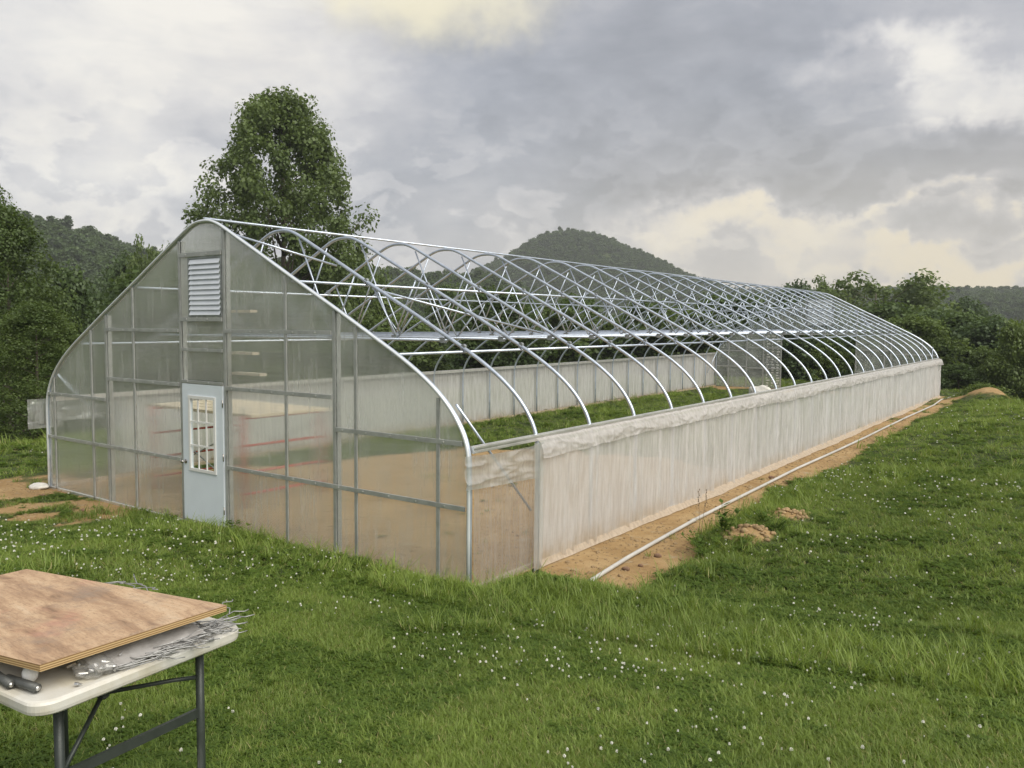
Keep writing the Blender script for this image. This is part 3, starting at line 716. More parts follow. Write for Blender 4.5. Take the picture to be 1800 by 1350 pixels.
# ---- end wall builder
def wall_top(x, off=.03): return roof_top(x, off) if abs(x) < 4.50 else 1.4
def vert_post(x, z0, z1, y, w, d, mat, name='post', par=None, zb=0.0):
    return MB().box(x-w/2, x+w/2, y, y+d, z0+zb, z1+zb).obj(name, mat, par or gh, bevel=.002)
def panel_poly(x0, x1, z0, z1=None):
    xs = [x for x in sorted({round(v, 4) for v in np.linspace(x0, x1, 14)})]
    if z1 is not None: top = [(x, z1) for x in (x0, x1)]
    else:
        top = []
        for x in xs:
            if abs(x) > 4.44:
                continue
            top.append((x, roof_top(x, .022)))
        prof = [(px, pz) for px, pz in HALF if 4.44 <= px <= 4.572 and pz > 1.0]
        if x1 > 4.45: top = top+[(px-.018, pz) for px, pz in prof]
        if x0 < -4.45: top = [(-(px-.018), pz) for px, pz in reversed(prof)]+top
    return [(x0 if x0 > -4.5 else -4.552, z0)]+top+[(x1 if x1 < 4.5 else 4.552, z0)]
def panel(x0, x1, z0, z1, y, zb=0.0, g=.004):
    poly = panel_poly(x0+g, x1-g, z0, z1)
    poly = [(a, b+zb) for a, b in poly]
    return MB().prism(poly, y, y+.008).obj('clear_panel', M['poly'], gh)
def girt(x0, x1, z, y, zb=0.0, h=.050, nb=None, screws=True):
    g = MB().box(x0, x1, y-.022, y, z-h/2+zb, z+h/2+zb).obj('girt', M['galv_tube'], gh, bevel=.003)
    if screws:
        n = max(2, int(round((x1-x0)/.41)))
        for k in range(n):
            xx = x0+(k+.35)*(x1-x0)/n
            MB().sphere((xx, y-.025, z+zb), .011, 6, 4, (1, .7, 1)).obj('screw', M['bolt'], g, True)
    return g
seams = [-4.31, -3.06, -1.81, 1.68, 2.915, 4.165]
PY = -.012     # panel plane at the front wall
for x in seams:   # joining channels proud of the panels
    vert_post(x, .0, wall_top(x), PY-.030, .042, .018, M['galv_tube'], 'panel_channel')
posts = [(-2.62, .055), (-.60, .060), (.42, .060), (2.54, .055)]
for x, wd in posts:
    vert_post(x, -.05, wall_top(x), .002, wd, .06, M['galv_tube'], 'post')
    vert_post(x, -.02, wall_top(x), PY-.014, wd*.8, .012, M['galv_tube'], 'post_cover')
b_ = [-4.572, -4.31, -3.06, -1.81, -.60]
for x0, x1 in zip(b_[:-1], b_[1:]): panel(x0, x1, .02, None, PY)
b_ = [.42, 1.68, 2.915, 4.165, 4.572]
for x0, x1 in zip(b_[:-1], b_[1:]): panel(x0, x1, .02, None, PY)
panel(-.56, .38, 3.76, None, PY); panel(-.56, .38, 2.47, 2.84, PY); panel(-.56, .38, 2.03, 2.42, PY)
girt(-4.54, -.63, .895, PY-.013); girt(.45, 4.53, .895, PY-.013)
girt(-4.54, -2.65, 1.62, PY-.013); girt(-2.59, -.63, 1.95, PY-.013); girt(.45, 2.51, 1.95, PY-.013); girt(2.57, 4.50, 1.575, PY-.013)
girt(-2.59, -.63, 2.705, PY-.013); girt(.45, 2.51, 2.705, PY-.013)
girt(-.57, .39, 2.445, PY-.013, h=.045); girt(-.57, .39, 2.86, PY-.013, h=.055); girt(-.57, .39, 3.735, PY-.013, h=.055); girt(-.57, .39, 2.005, PY-.013, h=.04)
MB().box(-4.6, -.62, PY-.03, PY+.02, -.03, .035).obj('base_strip', M['alu'], gh)
MB().box(.44, 4.6, PY-.03, PY+.02, -.03, .035).obj('base_strip', M['alu'], gh)
# louver vent
lv = MB().ring(-.385, .385, 2.895, 3.70, -.345, .355, 2.915, 3.675, -.03, .05).obj('louver_vent', M['galv_dark'], gh)
for k in range(11):
    z0 = 2.92+k*.0685; a = .030
    z1 = z0+.072
    MB().bar((-.342, -.030, z0+.036), (.352, -.030, z0+.036), .004, .082, up=(0, .42, 1)).obj('louver_blade', M['alu_bright'], lv)
MB().box(-.565, -.39, -.018, -.008, 2.89, 3.705).obj('vent_flashing', M['alu'], gh)
# door
dr = MB()
wx0, wx1, wz0, wz1 = -.36, .205, .80, 1.785
dr.ring(-.545, .385, .04, 1.975, wx0, wx1, wz0, wz1, -.045, -.005)
door = dr.obj('door', M['door'], gh)
wf = MB().ring(wx0-.03, wx1+.03, wz0-.03, wz1+.03, wx0+.01, wx1-.01, wz0+.01, wz1-.01, -.060, -.046).obj('window_frame', M['trim'], door)
for k in (1, 2):
    xx = wx0+(wx1-wx0)*k/3; zz_ = wz0+(wz1-wz0)*k/3
    MB().box(xx-.011, xx+.011, -.054, -.040, wz0+.01, wz1-.01).obj('muntin', M['trim'], door)
    MB().box(wx0+.01, wx1-.01, -.056, -.042, zz_-.011, zz_+.011).obj('muntin', M['trim'], door)
for i in range(3):
    for j in range(3):
        x0 = wx0+(wx1-wx0)*i/3+.011; x1 = wx0+(wx1-wx0)*(i+1)/3-.011; z0 = wz0+(wz1-wz0)*j/3+.011; z1 = wz0+(wz1-wz0)*(j+1)/3-.011
        MB().box(x0, x1, -.030, -.026, z0, z1).obj('pane', M['glass'], door)
for hz_ in (.30, 1.02, 1.74):
    MB().tube([(.392, -.050, hz_-.05), (.392, -.050, hz_+.05)], .008, 8).obj('hinge', M['chrome'], door, True)
MB().box(-.52, .36, -.060, -.046, .045, .085).obj('kick_strip', M['alu'], door)
MB().box(-.57, .40, -.075, .02, -.02, .035).obj('door_sill', M['alu'], gh)
MB().tube([(-.485, -.046, .885), (-.485, -.052, .885)], .030, 14).tube([(-.485, -.052, .885), (-.485, -.085, .885)], .010, 10).sphere((-.485, -.100, .885), .027, 12, 8, (1, .8, 1)).obj('door_knob', M['chrome'], door, True)
MB().box(-.565, .39, -.04, .03, 1.98, 2.0).obj('door_header', M['alu'], gh)

# ---- far end wall
zb = SLOPE*Yend; FY = Yend+.012
for x in (-3.14, -1.60, -.6, .42, 1.50, 2.84, 2.60, 3.98, -3.98, -2.38):
    z0 = 2.45 if -1.5 < x < 1.4 else -.05
    vert_post(x, z0, wall_top(x), Yend-.03, .05, .03, M['galv_tube'], 'post', zb=zb)
def panel_far(x0, x1, z0, z1=None): return panel(x0, x1, z0, z1, FY, zb)
for x0, x1 in ((-4.572, -3.98), (-3.98, -3.14), (-3.14, -2.38), (-2.38, -1.60), (1.50, 2.84), (2.84, 3.98), (3.98, 4.572)): panel_far(x0, x1, .02)
for x0, x1 in ((-1.60, -.56), (.56, 1.50)): panel_far(x0, x1, 2.45)
panel_far(-.56, .56, 3.95); panel_far(-.56, .56, 2.45, 2.75)
for x0, x1, z in ((-4.5, -3.17, .95), (-3.11, -1.63, .90), (-4.5, -3.17, 1.65), (-3.11, -1.63, 1.80), (1.53, 2.81, 1.80), (2.87, 4.48, 1.65), (1.53, 4.5, .9), (-1.6, 1.5, 2.42), (-3.11, -1.63, 2.6), (1.53, 3.1, 2.6)):
    girt(x0, x1, z, Yend-.03, zb, screws=False)
fv = MB().ring(-.56, .56, 2.78+zb, 3.92+zb, -.5, .5, 2.82+zb, 3.88+zb, Yend-.05, Yend+.03).obj('louver_vent', M['galv_dark'], gh)
for k in range(9):
    z0 = 2.83+k*.117+zb
    MB().box(-.49, .49, Yend-.02-.03, Yend-.016-.03, z0, z0+.10).obj('louver_blade', M['alu_bright'], fv)
# printed protective film still on one far panel: small pale blocks
pf_ = MB()
for c_ in range(3):
    for r_ in range(20):
        for q in range(random.choice((1, 2, 2, 3))):
            x0 = -2.22+c_*.22+q*.05; z0 = .12+r_*.115+zb
            pf_.box(x0, x0+.034, Yend-.0305, Yend-.0285, z0, z0+.05)
o = pf_.obj('film_print', M['trim'], gh); o['kind'] = 'stuff'

# ---- side curtains
def curtain(s, seed):
    r = np.random.default_rng(seed)
    y = np.arange(1.10, Yend+.06, .020); nz = 12; zt = np.linspace(0, 1, nz)
    Yg, Tg = np.meshgrid(y, zt, indexing='ij')
    f = lambda a, sd, q: (1-np.abs(2*vnoise(a+sd, q)-1))
    drift = .05*(fbm(Yg*.8, Tg*3, 2)-.5)
    base = .018*(fbm(Yg*6+seed, Tg*.5, 2)-.5)+.045*(fbm(Yg*.9, Tg*1.2+4, 3)-.5)
    rid = .055*f((Yg+drift)*3.4, seed, Tg*.35)**14+.028*f((Yg+drift*1.3)*10, 9+seed, Tg*.45)**10
    X = W2+.075+base+rid
    Z = .055+Tg*(1.455-.055)+SLOPE*Yg
    m_ = grid_mesh('curtain', np.stack([s*X, Yg, Z], -1).reshape(-1, 3), len(y), nz)
    link('curtain', m_, gh, M['curtain'])
    # crumpled valance hanging over the top
    nz = 14; y = np.arange(1.12, Yend+.10, .018); zt = np.linspace(0, 1, nz); Yg, Tg = np.meshgrid(y, zt, indexing='ij')
    lowz = 1.31+.04*(fbm(Yg*1.2+seed, 0*Yg, 3)-.5)*2-.02*sst(1.8, 1.2, Yg)
    topz = 1.515+.02*(fbm(Yg*7+seed, 0*Yg, 2)-.5)
    X = W2+.150+(.020*(1-np.abs(2*fbm(Yg*2.2+seed+Tg*.9, Tg*1.2-Yg*.6, 2)-1))**8+.010*(1-np.abs(2*fbm(Yg*5+seed-Tg*1.2, Tg*2.2, 2)-1))**8+.03*(fbm(Yg*1.5, Tg*1.2+8, 3)-.5)+.004*(fbm(Yg*14, Tg*6, 3)-.5))*np.minimum(1, Tg*4+.2)
    X = X-.085*(1-Tg)**3
    Z = topz+(lowz-topz)*Tg+SLOPE*Yg
    m_ = grid_mesh('valance', np.stack([s*X, Yg, Z], -1).reshape(-1, 3), len(y), nz)
    link('valance', m_, gh, M['valance'])
    # skirt trailing on the soil
    y = np.arange(1.2, Yend, .04); nz = 6; zt = np.linspace(0, 1, nz); Yg, Tg = np.meshgrid(y, zt, indexing='ij')
    wdt = .02+.03*fbm(Yg*4, 0*Yg, 2)+.14*(fbm(Yg*.7+seed, 0*Yg, 3))*sst(1.5, 6, Yg)
    X = W2+.075+Tg*wdt; Z = .075*(1-Tg)**2+.012+.03*fbm(Yg*5, Tg*3, 3)*np.sin(Tg*3.1)+SLOPE*Yg
    m_ = grid_mesh('curtain_skirt', np.stack([s*X, Yg, Z], -1).reshape(-1, 3), len(y), nz)
    link('curtain_skirt', m_, gh, M['skirt'])
curtain(1, 3); curtain(-1, 11)
# clear film across the first bay and the loose cloudy flap over it
def sheet(name, x, y0, y1, z0, z1, amp, mat, seed, ny=50, nz=30, parent=gh, lift=None):
    Yg, Tg = np.meshgrid(np.linspace(y0, y1, ny), np.linspace(0, 1, nz), indexing='ij')
    n_ = (1-np.abs(2*fbm(Yg*2.2+seed, Tg*2.4, 3)-1))**4*.7+fbm(Yg*1.3+seed, Tg*1.3, 3)-.5
    X = x+np.sign(x)*amp*n_; Z = z0+(z1-z0)*Tg
    if lift is not None: Z = Z+lift(Yg, Tg)
    m_ = grid_mesh(name, np.stack([X, Yg, Z], -1).reshape(-1, 3), ny, nz)
    return link(name, m_, parent, mat)
sheet('film_panel', W2+.035, .02, 1.24, .03, 1.44, .02, M['clear'], 5)
sheet('film_flap', W2+.075, -.17, 1.16, 1.10, 1.47, .05, M['cloudy_film'], 8, lift=lambda y, t: -.035*(y-.5)*(1-t)-.03*np.sin(np.clip(y, 0, 1.2)*2.6)*t)
sheet('film_strip', W2+.13, .98, 1.16, .03, 1.49, .02, M['cloudy_film'], 9, 12, 30)
sheet('film_panel', W2+.035, Yend-1.2, Yend, .03+zb, 1.44+zb, .02, M['clear'], 6)
sheet('film_flap', W2+.08, Yend-.5, Yend+.22, 1.05+zb, 1.5+zb, .04, M['cloudy_film'], 12)
sheet('film_flap', -(W2+.09), -.30, .9, 1.12, 1.52, .05, M['cloudy_film'], 14, lift=lambda y, t: -.10*(1-t)*(y < .2))
Xf = np.linspace(-4.84, -4.60, 12)
Xg, Tg = np.meshgrid(Xf, np.linspace(0, 1, 14), indexing='ij')
m_ = grid_mesh('film_flap', np.stack([Xg-.03*(1-Tg), -.06+.05*np.sin(Xg*30)*(1-Tg)-.02, 1.10+.36*Tg+.08*(Xg+4.84)*Tg], -1).reshape(-1, 3), 12, 14)
link('film_flap', m_, gh, M['cloudy_film'])
MB().box(W2+.10, W2+.112, 1.115, 1.127, .02, 1.47).obj('curtain_edge_rod', M['galv_dark'], gh)

# ------------------------------------------------------------------ scaffold inside
sc_ = empty('scaffold', (-.62, 1.0, 0)); tagp(sc_, 'low red frame scaffold with pale plank platform inside the greenhouse', 'scaffold')
SX, SY = -2.45, 1.5
for fx in (0, SX):
    for fy in (0, SY):
        MB().tube([(fx, fy, 0), (fx, fy, 1.42)], .029, 10).obj('leg', M['red'], sc_, True)
        MB().tube([(fx, fy, 1.42), (fx, fy, 1.56)], .017, 8).obj('coupling_pin', M['galv_dark'], sc_, True)
    for z in (1.38, .96, .55, .22): MB().tube([(fx, 0, z), (fx, SY, z)], .018, 8).obj('rung', M['red'], sc_, True)
for fy in (0, SY):
    MB().tube([(0, fy+.02, 1.25), (SX, fy+.02, .25)], .012, 6).obj('cross_brace', M['galv_dark'], sc_, True)
    MB().tube([(0, fy-.02, .25), (SX, fy-.02, 1.25)], .012, 6).obj('cross_brace', M['galv_dark'], sc_, True)
for k in range(5):
    MB().box(SX-.15, .18, .02+k*.30, .29+k*.30, 1.40, 1.445).obj('plank', M['plank'], sc_, bevel=.003)
# boards leaning against the inside of the door post
for k, (z, l) in enumerate(((2.95, .42), (2.40, .45), (2.13, .60))):
    o = MB().box(.452, .44+l, .064, .17, z, z+.035).obj('shelf_bracket', M['plank'], gh)

# ------------------------------------------------------------------ white pipe, sacks, stones
def gzz(x, y): return float(ground_z(x, y))
pp = [(5.42, 1.02), (5.33, 2.0), (5.27, 3.0), (5.20, 4.3), (5.16, 6.2), (5.10, 9.5), (5.12, 14), (5.06, 20.5), (5.12, 29.8)]
pts_ = []
for i in range(len(pp)-1):
    for k in range(6):
        tt = k/6; x = pp[i][0]+(pp[i+1][0]-pp[i][0])*tt; y = pp[i][1]+(pp[i+1][1]-pp[i][1])*tt
        pts_.append((x, y, gzz(x, y)+.035))
pts_.append((5.12, 29.8, gzz(5.12, 29.8)+.06))
pipe = empty('plastic_pipe', (5.42, 1.02, gzz(5.42, 1.02))); tagp(pipe, 'long white plastic pipe lying on bare soil beside the curtain wall', 'pipe')
o = MB().tube([(a-5.42, b-1.02, c-pipe.location.z) for a, b, c in pts_], .024, 12).obj('pipe_run', M['pvc'], pipe, True)
for i in (3, 6, 7):
    x, y = pp[i]; x2, y2 = pp[i+1]; d = Vector((x2-x, y2-y, 0)).normalized()*.07; c0 = Vector((x-5.42, y-1.02, gzz(x, y)+.035-pipe.location.z))
    MB().tube([c0-d, c0+d], .029, 12).obj('coupling', M['pvc'], pipe, True)
def lump(name, loc, sx, sy, sz, mat, seed, label, cat, group=None, sub=3, rough=.35):
    bm = bmesh.new(); bmesh.ops.create_icosphere(bm, subdivisions=sub, radius=1.0); r = random.Random(seed); off = r.random()*50
    for v in bm.verts:
        p = v.co.copy(); n_ = float(fbm(np.array(p.x*1.5+off+p.z), np.array(p.y*1.5-off+p.z), 3))-.5
        v.co = p*(1+rough*n_*2); v.co.x *= sx; v.co.y *= sy; v.co.z *= sz
    me = bpy.data.meshes.new(name); bm.to_mesh(me); bm.free(); me.shade_smooth()
    o = link(name, me, None, mat); o.location = loc; tagp(o, label, cat, group)
    return o
lump('sandbag', (-4.66, -.17, gzz(-4.66, -.17)+.04), .19, .13, .06, M['white_sack'], 4, 'white sandbag lying at the left front corner of the greenhouse', 'sandbag', rough=.25)
lump('plastic_sack', (-.15, 22.5, gzz(-.15, 22.5)+.30), .42, .30, .34, M['white_sack'], 8, 'white bulging sack seen over the far hip rail inside', 'sack', rough=.3)
for k, (x, y, s, lb) in enumerate(((5.49, 1.72, .040, 'brown stone nearest the pipe end on the bare strip'), (5.56, 1.95, .028, 'small brown stone just beyond the larger stone by the pipe'), (5.55, 2.42, .040, 'flat brown stone farther up the bare strip right of the pipe'),
                                   (4.98, 8.3, .05, 'dark clod left of the pipe halfway along the wall'), (-3.9, -.45, .04, 'dark stone at the foot of the clear end wall'), (-2.3, -.6, .04, 'small stone in the bare soil left of the door'))):
    lump('stone', (x, y, gzz(x, y)+s*.3), s*1.2, s, s*.7, M['stone'], 20+k, lb, 'stone', 'stones on bare soil', 2)
# clod heap: loose lumps
for hi, (hx, hy, lb) in enumerate(((6.40, 3.15, 'nearer heap of orange clay clods among weeds by the strip'), (6.48, 4.45, 'farther heap of orange clay clods in the grass'))):
    b = MB()
    for k in range(60):
        a = random.uniform(0, 6.28); rr = .30*math.sqrt(random.random()); x = hx+rr*math.cos(a); y = hy+rr*1.1*math.sin(a); s = random.uniform(.012, .045)
        b.sphere((x, y, gzz(x, y)+s*.25), s, 6, 4, (random.uniform(.7, 1.4), random.uniform(.7, 1.4), random.uniform(.5, .9)))
    o = b.obj('clod_heap', M['soil_crumb'], None, True); tagp(o, lb, 'soil heap')

cl_me = []
for k in range(3):
    bm = bmesh.new(); bmesh.ops.create_icosphere(bm, subdivisions=2, radius=1.0)
    for v in bm.verts: v.co *= .75+.5*float(fbm(np.array(v.co.x*1.7+9*k+5), np.array(v.co.y*1.7+v.co.z), 2)); v.co.z *= .6
    q_ = bpy.data.meshes.new('clod'); bm.to_mesh(q_); bm.free(); q_.materials.append(M['soil_crumb']); cl_me.append(q_)
xa = np.concatenate([rng.uniform(-4.5, 4.5, 9000), rng.uniform(4.7, 6.1, 9000), rng.uniform(-7.5, -1, 4000)])
ya = np.concatenate([rng.uniform(0, 11, 9000), rng.uniform(.8, 22, 9000), rng.uniform(-2, 1.2, 4000)])
bb = bare_mask(xa, ya); kk = (bb > .55) & (fbm(xa*2.1, ya*2.1, 3)+.5*rng.random(len(xa)) > .78)
xa, ya = xa[kk], ya[kk]; n = len(xa); sz_ = np.exp(rng.normal(-4.5, .55, n)).clip(.004, .035)
scatter('soil_clods', np.stack([xa, ya, ground_z(xa, ya)], -1), np.stack([rng.normal(0, .3, n), rng.normal(0, .3, n), rng.uniform(0, 6.28, n)], -1), np.stack([sz_]*3, -1), rng.integers(0, 3, n), cl_me, 'loose crumbs and clods strewn over the bare clay soil')

# ------------------------------------------------------------------ weeds and tall grasses
def weed(name, loc, h, nst, lab, seed, leafm, spread=.25, leaf=.06):
    r = random.Random(seed); st = MB(); V = []; F = []; T = []
    root = empty(name, loc); tagp(root, lab, 'weed')
    for s in range(nst):
        a = r.uniform(0, 6.28); l = r.uniform(.6, 1)*h; sp = spread*r.uniform(.2, 1)
        p0 = Vector((r.uniform(-.03, .03), r.uniform(-.03, .03), 0)); p2 = Vector((math.cos(a)*sp, math.sin(a)*sp, l)); p1 = (p0+p2)/2+Vector((0, 0, l*.12))
        st.tube([p0, p1, p2], .003, 5)
        for k in range(9):
            tt = .25+.75*k/8; q = p0.lerp(p1, tt*2) if tt < .5 else p1.lerp(p2, tt*2-1)
            an = r.uniform(0, 6.28); d = Vector((math.cos(an), math.sin(an), r.uniform(-.1, .6))).normalized(); sd = d.cross(Vector((0, 0, 1))).normalized(); L = leaf*r.uniform(.7, 1.4)
            o = len(V); V += [q, q+d*L*.5+sd*L*.24, q+d*L, q+d*L*.5-sd*L*.24]; F.append((o, o+1, o+2, o+3)); T += [r.random()]*4
    st.obj('stem', leafm, root, True)
    me = quads_mesh('foliage', np.array([tuple(v) for v in V]), np.array(F), False, {'tone': ('POINT', np.array(T))}); link('foliage', me, root, leafm)
    return root
def P3(x, y, dz=0): return (x, y, gzz(x, y)+dz)
weed('broadleaf_weed', P3(6.12, 3.05), .36, 9, 'leafy upright weed on the left side of the nearer clod heap', 1, M['clover'], .22, .10)
weed('bushy_weed', P3(5.95, 2.75), .24, 12, 'low spreading weed clump nearest the white pipe', 2, M['clover'], .30, .06)
weed('broadleaf_weed', P3(1.05, -.35), .20, 7, 'small leafy weed in the grass right of the door', 3, M['clover'], .16, .07)
weed('bushy_weed', P3(6.3, 4.0), .22, 12, 'dark weed clump between the two clod heaps', 4, M['clover'], .30, .05)
weed('bushy_weed', P3(6.62, 3.6), .20, 12, 'weed clump right of the nearer clod heap', 5, M['clover'], .28, .05)
weed('bushy_weed', P3(6.15, 2.45), .16, 10, 'low weed tuft below the nearer clod heap', 6, M['clover'], .26, .05)
def tall_clump(name, loc, n_, h, lab, seed, sp=.2):
    me = tuft_mesh(name, n_, h*.5, h, .006, sp, .55, M['grass'], seed); o = link(name, me); o.location = loc; tagp(o, lab, 'grass clump'); return o
tall_clump('grass_clump', P3(6.10, 4.35), 160, .34, 'tall grey green grass clump beside the farther clod heap', 31, .30)
tall_clump('grass_clump', P3(5.95, 3.55), 120, .30, 'long grass clump above the leafy weed', 32, .25)
tall_clump('grass_clump', P3(4.85, .15), 70, .30, 'sparse tall grass at the near corner of the film wall', 33, .32)
tall_clump('grass_clump', P3(.70, -.40), 60, .22, 'long grass in front of the right side of the door', 34, .25)
tall_clump('grass_clump', P3(1.55, -.50), 80, .24, 'long grass clump below the second clear panel', 35, .25)
tall_clump('grass_clump', P3(-1.5, -.40), 60, .18, 'thin grass at the base of the end wall left of the door', 36, .3)
sh = empty('seeding_grass', P3(5.78, 3.15)); tagp(sh, 'two tall dark seed stalks standing before the white curtain', 'grass stalk')
for k, (dx, dy) in enumerate(((-.04, .02), (.05, .05))):
    MB().tube([(0, 0, 0), (dx*.5, dy*.5, .35), (dx, dy, .68)], .0022, 5).obj('stem', M['dry'], sh, True)
    b = MB()
    for q in range(9):
        b.sphere((dx*(.9+q*.02)+random.uniform(-.01, .01), dy+random.uniform(-.01, .01), .50+q*.025), .010, 5, 3, (.6, .6, 1.3))
    b.obj('seed_head', M['dry'], sh, True)

# ------------------------------------------------------------------ folding table and what lies on it
TZ = 1.63
N_ = Vector((7.278, -5.410, 0)); sdv = Vector((-.085, .9964, 0)); ldv = Vector((-.9964, -.085, 0))
tb_rz = math.atan2(sdv.y, sdv.x)-math.pi/2       # local x = -long, y = short
tz0 = gzz(6.6, -5.1)
tab = empty('folding_table', (N_.x, N_.y, tz0), tb_rz); tagp(tab, 'white plastic folding table with dark steel legs on the lawn', 'table')
H = TZ-tz0
def rrect(x0, x1, y0, y1, r, n=8):
    out = []
    for cx, cy_, a0 in ((x1-r, y1-r, 0), (x0+r, y1-r, 90), (x0+r, y0+r, 180), (x1-r, y0+r, 270)):
        for k in range(n+1):
            a = math.radians(a0+90*k/n); out.append((cx+r*math.cos(a), cy_+r*math.sin(a)))
    return out
def slab(name, rings, mat, parent):
    V = []; F = []; n = len(rings[0][0])
    for poly, z in rings: V += [(x, y, z) for x, y in poly]
    for i in range(len(rings)-1):
        for k in range(n): F.append((i*n+k, i*n+(k+1) % n, (i+1)*n+(k+1) % n, (i+1)*n+k))
    F.append(tuple(reversed(range(n)))); F.append(tuple((len(rings)-1)*n+k for k in range(n)))
    b = MB(); b.add(V, F); return b.obj(name, mat, parent)
LX, SYY = -1.22, .79
q = lambda e, r=.07: rrect(LX+e, -e, e, SYY-e, r)
slab('tabletop', [(q(.012), H-.048), (q(.002), H-.040), (q(0), H-.030), (q(0), H-.010), (q(.004), H-.003), (q(.012), H), (q(.030, .06), H), (q(.036, .055), H-.003)], M['tabletop'], tab)
for ex in (-.135, LX+.16):
    sg = 1 if ex > -1 else -1
    for yy in (.14, .68):
        MB().tube([(ex, yy, H-.05), (ex, yy, .0)], .0155, 12).obj('leg', M['leg'], tab, True)
    MB().bar((ex, .14, H-.325), (ex, .68, H-.325), .014, .034).obj('crossbar', M['leg'], tab)
    MB().tube([(ex, .14, .035), (ex, .68, .035)], .0125, 10).obj('foot_bar', M['leg'], tab, True)
    hub = (ex-.14*sg, .38, H-.17)
    MB().tube([(ex, .68, H-.19), (ex-.05*sg, .60, H-.185), hub], .0085, 8).obj('fold_brace', M['leg'], tab, True)
    MB().tube([(ex, .15, H-.31), hub], .0085, 8).obj('fold_brace', M['leg'], tab, True)
    MB().tube([hub, (ex-.42*sg, .38, H-.05)], .013, 8).obj('fold_brace', M['leg'], tab, True)
    MB().sphere(hub, .024, 10, 6, (1, 1, 1)).obj('brace_joint', M['leg'], tab, True)
    MB().box(ex-.02, ex+.02, .66, .70, H-.10, H-.047).obj('leg_bracket', M['leg'], tab)
# plywood sheet propped over the clutter
pw = empty('plywood_sheet', (7.205, -5.365, 1.705)); tagp(pw, 'weathered plywood sheet lying on top of the folding table', 'plywood')
pw.rotation_euler = (math.radians(0.3), math.radians(-.2), math.radians(0))
e1 = Vector((-.005, .665, 0)); e2 = Vector((-1.085, -.235, 0))
e2 = Vector((e2.x, e2.y, 0))
c4 = [Vector((0, 0, 0)), e1, e1+e2, e2]
th = .023
V = [(c.x, c.y, 0) for c in c4]+[(c.x, c.y, th) for c in c4]
o = MB().add([(c.x, c.y, th-.0012) for c in c4]+[(c.x, c.y, th) for c in c4], [(0, 3, 2, 1), (4, 5, 6, 7), (0, 1, 5, 4), (1, 2, 6, 5), (2, 3, 7, 6), (3, 0, 4, 7)]).obj('face_veneer', M['plywood'], pw)
MB().add([(c.x*.999, c.y*.999, 0) for c in c4]+[(c.x*.999, c.y*.999, th-.0014) for c in c4], [(0, 3, 2, 1), (4, 5, 6, 7), (0, 1, 5, 4), (1, 2, 6, 5), (2, 3, 7, 6), (3, 0, 4, 7)]).obj('ply_core', M['ply_edge'], pw)
# wire clips piled at the right end of the table
def wire_mesh(kind):
    pts = {0: [(0, 0), (.10, .012), (.125, .045), (.20, .055), (.225, .022), (.26, .025)],
           1: [(0, 0), (.03, .05), (.12, .055), (.15, .01), (.155, -.03), (.175, -.035)],
           2: [(0, .05), (.05, 0), (.15, .01), (.19, .045), (.24, .04)]}[kind]
    P_ = []
    for i in range(len(pts)):
        if i in (0, len(pts)-1): P_.append((*pts[i], 0)); continue
        a = Vector((*pts[i], 0)); b0 = Vector((*pts[i-1], 0)); b1 = Vector((*pts[i+1], 0))
        P_.append(a+(b0-a).normalized()*.007); P_.append(a*1.0+((b0-a).normalized()+(b1-a).normalized())*.0015); P_.append(a+(b1-a).normalized()*.007)
    me = MB().tube([Vector(p)-Vector((.12, .02, 0)) for p in P_], .0021, 6).mesh('wire_clip', True); me.materials.append(M['wire']); return me
wm = [wire_mesh(0), wire_mesh(1), wire_mesh(2)]
def tpt(long, short, z): v = N_+ldv*long+sdv*short; return (v.x, v.y, z)
r = random.Random(5)
for k in range(80):
    sh_ = r.uniform(.34, .69); lo = -.005+.025*(sh_ > .62)+r.uniform(0, .13)*(.4+sh_); lay = k/80*.034
    o = link('wire_clip', wm[r.choice((0, 0, 1, 2))]); o.location = tpt(lo, sh_, TZ+.004+lay*r.uniform(.4, 1))
    o.rotation_euler = (r.uniform(-.10, .10), r.uniform(-.10, .10), tb_rz+math.pi/2+r.gauss(0, .28)-.45)
    tagp(o, 'bent grey wire clip lying in the heap on the table end', 'wire clip', 'wire clips heaped on the table end')
for (lo, sh_, z, rz, lb) in ((.10, .80, TZ+.012, 1.9, 'bent wire clip sticking out past the table corner'), (.005, .66, TZ-.006, 1.55, 'bent wire clip hanging over the table edge below the corner'), (.16, .84, TZ+.03, 2.3, 'wire clip reaching up behind the table corner')):
    o = link('wire_clip', wm[0]); o.location = tpt(lo, sh_, z); o.rotation_euler = (.1, .12, tb_rz+rz); tagp(o, lb, 'wire clip')
for k in range(5):
    o = link('wire_clip', wm[k % 3]); o.location = (6.62+r.uniform(-.06, .06), -4.76+r.uniform(-.02, .03), 1.695+r.uniform(0, .015)); o.rotation_euler = (r.uniform(-.2, .2), r.uniform(-.2, .2), r.gauss(0, .4))
    tagp(o, 'thin wire clip peeking over the far edge of the plywood', 'wire clip', 'wire clips behind the plywood')
